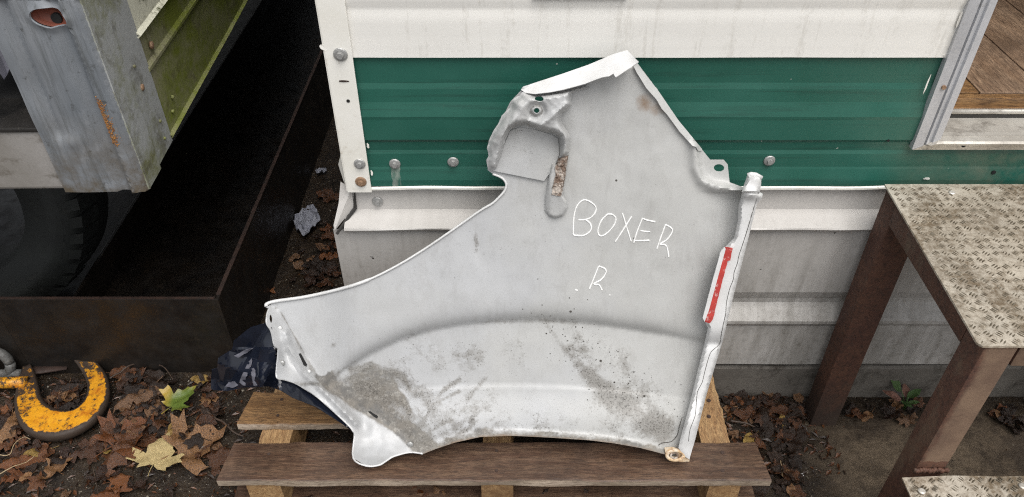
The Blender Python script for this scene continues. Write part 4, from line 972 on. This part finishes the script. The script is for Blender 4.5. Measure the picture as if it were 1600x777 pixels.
tubebox('front_rail', (LX + .0585, .846, PLZ - .056), (X1 - .06, .897, PLZ - .005))
tubebox('rear_rail', (LX + .06, 1.225, PLZ - .056), (X1 - .06, 1.276, PLZ - .005))
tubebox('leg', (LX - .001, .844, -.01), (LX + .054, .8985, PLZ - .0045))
tubebox('leg', (LX + .004, 1.2225, -.01), (LX + .070, 1.279, PLZ - .0045))
tubebox('leg', (X1 - .058, .844, -.01), (X1 - .003, .8985, PLZ - .0045)); tubebox('leg', (X1 - .058, 1.2225, -.01), (X1 - .003, 1.278, PLZ - .0045))
SZ = .36
v = []; n = 16
for i in range(n + 1):
    x_ = .727 + (X1 - .727) * i / n
    dz = .0016 * sin(x_ * 40) - .004 * sstep(.05, 0, x_ - .727)
    v += [(x_ - (.004 if i == 0 else 0), .831, SZ + dz), (x_, .56, SZ + dz)]
o = mesh('lower_tread', v, [(2 * i, 2 * i + 1, 2 * i + 3, 2 * i + 2) for i in range(n)], TREAD, st); recalc(o)
if o.data.polygons[0].normal.z < 0: o.data.flip_normals()
solid(o, .004)
bars('tread_bars', .727, X1, .56, .831, SZ + .0008)
tubebox('step_rail', (.755, .575, SZ - .058), (.805, .826, SZ - .006)); tubebox('leg', (.756, .577, -.01), (.806, .627, SZ - .0595))
for px, py, z in ((1440, 768, SZ), (1597, 760, SZ), (1487, 302, PLZ)):
    q = atZ(px, py, z); mb = MB(); mb.tube([q, q + Vector((0, 0, .002)), q + Vector((0, 0, .0035))], [.0065, .0065, .0045], 12); o = mb.build('bolt', ALUD, st); sharp(o, 30)
mb = MB(); rr = random.Random(9)
for i in range(26):
    t = i / 25; q = Vector((LX - .004 + .06 * t, .8415 - .002 * rr.random(), SZ + .006 + .003 * rr.random())); r = rr.uniform(.0025, .0045); mb.tube([q + Vector((0, 0, -.008)), q + Vector((0, 0, .001)), q + Vector((0, 0, r * .6))], [r, r, r * .4], 6)
o = mb.build('weld_bead', RUSTY, st, True)

# ------------------------------------------------------------------ crane hook, chain link
hook = thing('lifting_hook', 'chipped yellow forged lifting hook lying among wet leaves', 'hook', G(95, 640))
cl = [(115, 563, 5), (127, 569, 9), (143, 582, 12), (155, 599, 14), (160, 618, 15.5), (156, 640, 18), (141, 660, 21), (118, 673, 23.5), (95, 676, 24.5), (73, 670, 24), (58, 656, 21), (51, 638, 18), (50, 618, 15.5), (51, 600, 10), (49, 584, 6)]
pp = smooth(cl, 5); n = 18; v = []; f = []; ms = []
P3 = [(G(x, y).xy, r) for x, y, r in pp]
for i, (c, r) in enumerate(P3):
    a = P3[max(i - 1, 0)][0]; b = P3[min(i + 1, len(P3) - 1)][0]; d = (b - a).normalized(); nn = Vector((d.y, -d.x))
    rw = r * .00172; h = max(.009, rw * .42); base_z = .028
    lift = .030 * max(0, (12 - i) / 12.0)
    for j in range(n):
        t = 2 * pi * j / n; cx, cz = cos(t), sin(t)
        e = .6
        ox = math.copysign(abs(cx) ** e, cx) * rw; oz = math.copysign(abs(cz) ** e, cz) * h
        groove = -.0065 * exp(-((ox / rw) / .45) ** 2) if cz > 0 else 0
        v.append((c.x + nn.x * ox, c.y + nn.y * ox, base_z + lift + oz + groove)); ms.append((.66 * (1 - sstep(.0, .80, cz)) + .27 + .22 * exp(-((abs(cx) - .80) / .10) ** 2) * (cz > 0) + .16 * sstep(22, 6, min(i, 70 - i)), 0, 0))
for i in range(len(P3) - 1): f += [(i * n + j, i * n + (j + 1) % n, (i + 1) * n + (j + 1) % n, (i + 1) * n + j) for j in range(n)]
f += [tuple(range(n)), tuple((len(P3) - 1) * n + j for j in range(n))]
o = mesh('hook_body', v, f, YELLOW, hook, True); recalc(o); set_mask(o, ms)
q0, q1 = G(50, 612), G(-60, 614)
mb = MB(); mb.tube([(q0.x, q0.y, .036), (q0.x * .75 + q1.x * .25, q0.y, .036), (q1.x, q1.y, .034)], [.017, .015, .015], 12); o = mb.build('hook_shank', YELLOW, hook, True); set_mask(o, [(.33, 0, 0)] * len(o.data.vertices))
q = [G(26, 590), G(60, 580), G(112, 574)]
mb = MB(); mb.tube([(p.x, p.y - .012, .016) for p in q], [.012, .014, .009], 8, sq=(1.2, .4)); mb.build('safety_latch', RUBL, hook, True)
lk = thing('chain_shackle', 'dark grey forged chain shackle standing against the trough beside the yellow hook shank', 'shackle', G(4, 588))
c = G(4, 590); mb = MB(); mb.tube([(c.x + .040 * cos(t), c.y + .004 + .006 * sin(t), .055 + .042 * sin(t)) for t in [2 * pi * i / 24 for i in range(25)]], .013, 10); mb.build('shackle_bow', IRON, lk, True)
mb = MB(); mb.tube([(c.x - .06, c.y - .002, .018), (c.x + .058, c.y - .002, .018)], .012, 10); mb.build('shackle_pin', IRON, lk, True)

# ------------------------------------------------------------------ leaves
def leaf_data(name, half, curl, fold, seed, stem=True, step=.11, crum=1.0):
    ol = half + [(-x, y) for x, y in half[::-1] if x > 1e-6]
    ol = wobble([(x * 1, y) for x, y in ol], .0, seed, .12); ol = [(x + .07 * mnoise.noise(Vector((x * 3, y * 3, seed))), y + .07 * mnoise.noise(Vector((x * 3, y * 3, seed + 5)))) for x, y in ol]
    pts, fs = tri2d(ol, step)
    rr = random.Random(seed); ph = rr.random() * 9
    v = []
    for x, y in pts:
        r = math.hypot(x, y - .4)
        z = curl * r * r + fold * abs(x) + .22 * mnoise.noise(Vector((x * 2.4, y * 2.4, ph))) * crum + .13 * abs(mnoise.noise(Vector((x * 6, y * 6, ph)))) * crum
        v.append((x, y - .4, max(z, -.10)))
    if stem:
        b = len(v); 
        for i in range(4):
            t = i / 3; v += [(-.015 + .06 * t * t, -.4 - .42 * t + .02, .03 + .08 * t), (.015 + .06 * t * t, -.4 - .42 * t + .02, .03 + .08 * t), (.06 * t * t, -.4 - .42 * t + .02, .055 + .08 * t)]
        for i in range(3):
            for j in range(3): fs.append((b + i * 3 + j, b + i * 3 + (j + 1) % 3, b + i * 3 + 3 + (j + 1) % 3, b + i * 3 + 3 + j))
    me = bpy.data.meshes.new(name); me.from_pydata(v, [], fs); me.polygons.foreach_set('use_smooth', [True] * len(me.polygons)); me.update()
    bm = bmesh.new(); bm.from_mesh(me); bmesh.ops.recalc_face_normals(bm, faces=bm.faces[:]); bm.to_mesh(me); bm.free()
    return me
MAPLE = [(0, 0), (.16, -.10), (.42, -.16), (.36, -.02), (.54, .04), (.80, .10), (.68, .22), (.74, .40), (.54, .36), (.34, .32), (.40, .52), (.28, .58), (.22, .78), (.10, .84), (0, 1.06)]
OVAL = [(0, 0), (.12, .04), (.24, .16), (.31, .34), (.30, .52), (.24, .70), (.13, .86), (0, 1.0)]
BROKE = [(0, .05), (.30, .0), (.36, .22), (.22, .30), (.40, .48), (.26, .66), (.1, .60), (0, .8)]
kinds = [leaf_data('leaf', MAPLE, .15, .12, 1, step=.11, crum=1.3), leaf_data('leaf', MAPLE, -.22, -.15, 2, step=.11, crum=1.5), leaf_data('leaf', OVAL, .40, .40, 3, step=.11, crum=1.0), leaf_data('leaf', OVAL, -.2, .20, 4, step=.11, crum=1.3),
         leaf_data('leaf', BROKE, .25, -.2, 5, False, .11, 1.5), leaf_data('leaf', MAPLE, -.35, .25, 6, step=.11, crum=1.9), leaf_data('leaf', OVAL, .5, -.3, 7, True, .11, 1.8), leaf_data('leaf', BROKE, -.4, .3, 8, False, .11, 1.9)]
LM = {}
def leaf_mesh(ki, mat):
    key = (ki, mat.name)
    if key not in LM:
        me = kinds[ki].copy(); me.materials.append(mat); LM[key] = me
    return LM[key]
def put_leaf(p, size, rz, ki, mat, tilt=(0, 0), name='leaf', parent=ground):
    o = bpy.data.objects.new(name, leaf_mesh(ki, mat)); COL.objects.link(o)
    if parent: o.parent = parent
    o.location = p; o.rotation_euler = (tilt[0], tilt[1], rz); o.scale = (size, size, size); return o
# hand-placed leaves seen singly in the photograph (pixel, size in m, turn, kind, colour)
spec = [(215, 625, .095, 2.4, 1, L_TAN), (245, 645, .07, .6, 3, L_TAN), (98, 618, .062, .4, 0, L_BROWN), (108, 628, .05, 2.0, 2, L_TAN), (200, 690, .06, 1.3, 2, L_TAN), (215, 700, .085, 1.9, 5, L_BROWN), (165, 685, .075, -.8, 2, L_BROWN), (118, 698, .065, 1.2, 4, L_TAN),
        (140, 680, .03, .6, 3, L_TAN), (60, 708, .055, 1.9, 3, L_YEL), (30, 720, .07, 2.2, 1, L_ORANGE), (88, 735, .055, .9, 0, L_TAN), (168, 707, .024, 1.5, 3, L_YEL), (175, 772, .055, .4, 5, L_ORANGE), (165, 742, .05, .2, 0, L_BROWN), (275, 672, .06, 3.0, 3, L_YEL),
        (310, 682, .055, 1.0, 5, L_DARK), (290, 655, .05, 4.4, 3, L_TAN), (315, 596, .05, 1.4, 3, L_YEL), (28, 600, .09, .4, 0, L_BROWN), (70, 560, .06, -1, 2, L_TAN), (25, 662, .05, 1.2, 2, L_ORANGE), (20, 640, .07, 3, 1, L_BROWN), (330, 642, .045, 2, 0, L_BROWN),
        (345, 715, .06, 5, 1, L_BROWN), (338, 700, .035, 1.5, 3, L_TAN), (230, 660, .07, 2.1, 5, L_DARK), (190, 640, .08, .3, 1, L_DARK), (100, 720, .07, 1.9, 3, L_DARK), (130, 712, .06, 2.3, 1, L_BROWN), (12, 752, .04, 2, 4, L_ORANGE),
        (1168, 636, .045, 1.0, 5, L_ORANGE), (1150, 630, .045, 2.2, 2, L_BROWN), (1195, 618, .055, .5, 2, L_TAN), (1212, 618, .05, 2.6, 1, L_BROWN), (1225, 658, .048, -.5, 3, L_YEL), (1218, 645, .06, 1.5, 2, L_BROWN), (1180, 650, .065, 1.2, 5, L_BROWN), (1172, 685, .05, 2.2, 3, L_YEL),
        (1235, 690, .07, .9, 0, L_DARK), (1355, 652, .045, 2.2, 3, L_TAN), (1412, 655, .05, .4, 5, L_TAN), (1398, 632, .035, 1, 2, L_TAN), (1200, 660, .09, .3, 1, L_DARK), (1235, 772, .04, -.3, 2, L_TAN), (1175, 770, .07, .9, 0, L_DARK), (1560, 655, .05, .2, 2, L_TAN),
        (505, 390, .06, 1, 2, L_TAN), (510, 400, .07, 2.1, 1, L_ORANGE), (470, 418, .075, .5, 3, L_TAN), (462, 404, .05, 2.4, 3, L_TAN), (416, 452, .05, -.2, 5, L_ORANGE), (508, 357, .04, 1.5, 5, L_ORANGE), (488, 405, .04, 2, 3, L_TAN), (690, 772, .07, 1, 1, L_TAN), (660, 768, .06, 2, 2, L_ORANGE)]
rl = random.Random(4)
for i in range(16):
    spec.append((rl.uniform(0, 330), rl.uniform(590, 720), rl.uniform(.08, .115), rl.random() * 6.3, rl.choice((0, 1, 5, 1)), rl.choice((L_BROWN, L_TAN, L_TAN, L_BROWN, L_ORANGE))))
NAMED = [(284, 632), (254, 716)]
HL = [(x, y) for x, y, r in cl] + [(0, 613)]
spec = [q for q in spec if pdist(q[:2], HL) > 22 + q[2] * 250 * (q[0] < 350) and all(math.hypot(q[0] - a, q[1] - b) > 18 + q[2] * 300 for a, b in NAMED)]
for px, py, s_, rz, ki, mat in spec:
    if px < 350: s_ *= 1.22
    put_leaf(G(px, py, .006 + s_ * .06), s_ / 1.15, rz, ki, mat, (random.uniform(-.12, .15), random.uniform(-.15, .15)))
rr = random.Random(21)
HOOKLINE = [(x, y) for x, y, r in cl] + [(0, 613)]
def scatter(n, poly, wts, s0=.03, s1=.075):
    ms = [L_BROWN, L_TAN, L_DARK, L_ORANGE]
    xs_ = [p[0] for p in poly]; ys_ = [p[1] for p in poly]; c = 0
    while c < n:
        x, y = rr.uniform(min(xs_), max(xs_)), rr.uniform(min(ys_), max(ys_))
        if not inside((x, y), poly) or pdist((x, y), HOOKLINE) < 34 or any(math.hypot(x - a, y - b) < 42 for a, b in NAMED): continue
        put_leaf(G(x, y, .004 + .010 * rr.random()), rr.uniform(s0, s1) / 1.15, rr.random() * 6.3, rr.choice((0, 1, 2, 3, 4, 4, 5, 6, 6, 7, 7)), rr.choices(ms, wts)[0], (rr.uniform(-.3, .3), rr.uniform(-.3, .3))); c += 1
scatter(60, [(-20, 575), (340, 590), (330, 690), (200, 700), (-20, 720)], (4, 1.2, 6, .2), .05, .09)
scatter(60, [(-20, 575), (340, 590), (330, 690), (200, 700), (-20, 720)], (7, 3, 2, .8), .03, .075)
scatter(22, [(-20, 700), (330, 690), (345, 777), (-20, 777)], (5, .8, 4, .5), .02, .055)
scatter(40, [(1130, 618), (1262, 618), (1262, 655), (1240, 690), (1140, 700)], (6, .5, 5, .4), .03, .06)
scatter(10, [(1320, 640), (1440, 630), (1420, 650), (1325, 655)], (4, 1, 5, .2), .025, .05)
scatter(14, [(1530, 640), (1600, 640), (1600, 680)], (3, .5, 6, .1), .03, .06)
scatter(26, [(450, 450), (530, 450), (525, 300), (500, 300)], (5, .8, 7, .6), .03, .07)
scatter(16, [(1208, 690), (1240, 700), (1250, 777), (1170, 777)], (3, .4, 6, .2), .03, .06)
scatter(18, [(440, 764), (1080, 764), (1080, 790), (440, 790)], (6, 1, 5, .4), .04, .07)
# named leaves
def big_leaf(px, py, s_, rz, ki, mat, label, tilt=(0, 0), mask=None):
    o = put_leaf(G(px, py, .028), s_ / 1.15, rz, ki, mat, tilt, 'maple_leaf', None); tag(o, label, 'leaf'); return o
gl = leaf_data('maple_leaf', MAPLE, .10, .28, 12, step=.08, crum=.7)
a = gl.attributes.new('mask', 'FLOAT_COLOR', 'POINT')
a.data.foreach_set('color', [c for v in gl.vertices for c in (min(1, max(0, (math.hypot(v.co.x, v.co.y - .0) - .38) * 2.2 - v.co.x * .8)), 0, 0, 1)]); gl.materials.append(L_GRN)
o = bpy.data.objects.new('maple_leaf', gl); COL.objects.link(o); o.location = G(290, 636, .036); o.scale = (.074,) * 3; o.rotation_euler = (.15, -.1, -.75); tag(o, 'green and yellow maple leaf lying right of the yellow hook', 'leaf')
plm = leaf_data('maple_leaf', MAPLE, .06, .05, 15, step=.08, crum=.55); plm.materials.append(L_PALE)
o = bpy.data.objects.new('maple_leaf', plm); COL.objects.link(o); o.location = G(254, 716, .026); o.scale = (.088,) * 3; o.rotation_euler = (.05, .06, -.10); tag(o, 'pale straw coloured maple leaf lying flat on the dark wet ground', 'leaf')

# seedling
sd_ = thing('seedling', 'small green weed seedling growing at the foot of the cabin plinth', 'plant', G(1413, 640))
b = G(1413, 640)
ovl = leaf_data('seedling_leaf', [(x * .72, y) for x, y in OVAL], .08, .22, 31, False, .10, .4)
for px, py, h, s_, rz, rx, mat in ((1399, 601, .055, .052, .45, .5, L_SEED), (1427, 617, .045, .046, -1.1, .25, L_SEED), (1396, 620, .04, .05, .9, .1, L_SEEDR), (1415, 612, .04, .04, -.1, .4, L_SEEDR), (1416, 632, .03, .03, -2.6, .2, L_SEED), (1426, 630, .03, .03, -1.6, .2, L_SEED)):
    me = ovl.copy(); me.materials.append(mat); o = bpy.data.objects.new('leaf', me); COL.objects.link(o); setp(o, sd_)
    q = atZ(px, py, h); o.matrix_basis = Matrix.Translation(q) @ Matrix.Rotation(rz, 4, 'Z') @ Matrix.Rotation(rx, 4, 'X') @ Matrix.Scale(s_, 4)
    mb = MB(); e = q + Matrix.Rotation(rz, 3, 'Z') @ Vector((0, -s_ * .38, 0)); mb.tube([b, (b + e) / 2 + Vector((0, 0, .008)), e], .0011, 5); mb.build('stem', L_SEED, sd_, True)

# twigs and straws
def twig(pts, r, mat, label, z=.014, cat='twig', name='twig'):
    mb = MB(); pp = smooth(pts, 5); mb.tube([G(x, y, z + .012 * abs(mnoise.noise(Vector((x * .02, y * .02, 1))))) for x, y in pp], [r * (1 - .5 * i / len(pp)) for i in range(len(pp))], 6); o = mb.build(name, mat, None, True); tag(o, label, cat); return o
twig([(318, 642), (338, 660), (352, 668), (368, 684), (384, 690)], .0035, TWIG, 'dark crooked twig pointing at the left end of the pallet', .02)
twig([(178, 604), (205, 586), (222, 577), (242, 576), (262, 586), (276, 606)], .0026, TWIG, 'thin arched brown twig over leaves in front of the trough', .03)
twig([(-5, 752), (20, 740), (58, 720)], .0014, STRAW, 'straight pale straw at the lower left of the leaves', .02, 'straw', 'straw')
twig([(148, 735), (152, 755), (157, 778)], .0012, TWIG, 'thin dark stalk lying between the straw and the pale maple leaf', .012)
twig([(1140, 662), (1158, 665), (1178, 671)], .0032, TWIG, 'short brown stick beside the right end of the pallet', .014)
twig([(1219, 722), (1221, 740), (1223, 757)], .0012, STRAW, 'upright pale straw right of the front pallet board', .010, 'straw', 'straw')
twig([(0, 720), (20, 718), (26, 708), (42, 692), (52, 694)], .0012, STRAW, 'bent pale stalk below the yellow hook', .024, 'straw', 'straw')
# paper scraps
q = G(481, 350); crumple('paper_scrap', (q.x, q.y, .006), (.045, .085, .022), PAPER, 6, .4, 13, 'crumpled grey paper lying in the gap between trough and cabin', 'paper')
q = G(502, 271); crumple('paper_scrap', (q.x, q.y, .006), (.026, .02, .010), PAPER, 9, .4, 9, 'small pale scrap deep in the gap behind the grey paper', 'paper')
# pebbles: one pale dot by the step leg, and loose grit
p = G(1254, 741); mb = MB(); mb.tube([p, p + Vector((0, 0, .002)), p + Vector((0, 0, .004))], [.0035, .004, .0015], 8); o = mb.build('pebble', CHALK, None, True); tag(o, 'tiny white pebble on dark ground between pallet and steps', 'pebble')
mb = MB(); rr = random.Random(77)
for i in range(7000):
    if i < 6200: x, y = rr.uniform(-1.5, -.35), rr.uniform(.72, 1.38)
    elif i < 6400: x, y = rr.uniform(.5, 1.3), rr.uniform(.7, 1.32)
    else: x, y = rr.uniform(-.74, -.36), rr.uniform(1.3, 2.4)
    if -.38 < x < .5 and y > .9: continue
    z = ground_h(x, y); r = rr.uniform(.0008, .0024) * (1.8 if rr.random() < .08 else 1)
    a = rr.random() * 6; mb.add([(x + r * cos(a + t) * rr.uniform(.6, 1.3), y + r * sin(a + t) * rr.uniform(.6, 1.3), z - .0005) for t in (0, 2.1, 4.2)] + [(x, y, z + r * .8)], [(0, 1, 3), (1, 2, 3), (2, 0, 3)], 0 if rr.random() < .22 else 1 if rr.random() < .6 else 2)
o = mb.build('grit', [STONE, L_DARK, L_BROWN]); o['kind'] = 'stuff'
mb = MB()
for i in range(1500):
    if rr.random() < .75: x, y = rr.uniform(-1.5, -.4), rr.uniform(.75, 1.38)
    else: x, y = rr.uniform(.5, .80), rr.uniform(1.08, 1.31)
    z = ground_h(x, y) + .003; a = rr.random() * 6.3; L = rr.uniform(.004, .014); u = Vector((cos(a), sin(a), rr.uniform(-.2, .3))) * L; n_ = Vector((-sin(a), cos(a), 0)) * L * rr.uniform(.15, .5); c = Vector((x, y, z))
    mb.add([c - u, c - n_ + Vector((0, 0, .002)), c + u, c + n_ + Vector((0, 0, .003))], [(0, 1, 2), (0, 2, 3)], rr.choice((0, 0, 1)))
o = mb.build('leaf_crumbs', [L_BROWN, L_DARK]); o['kind'] = 'stuff'
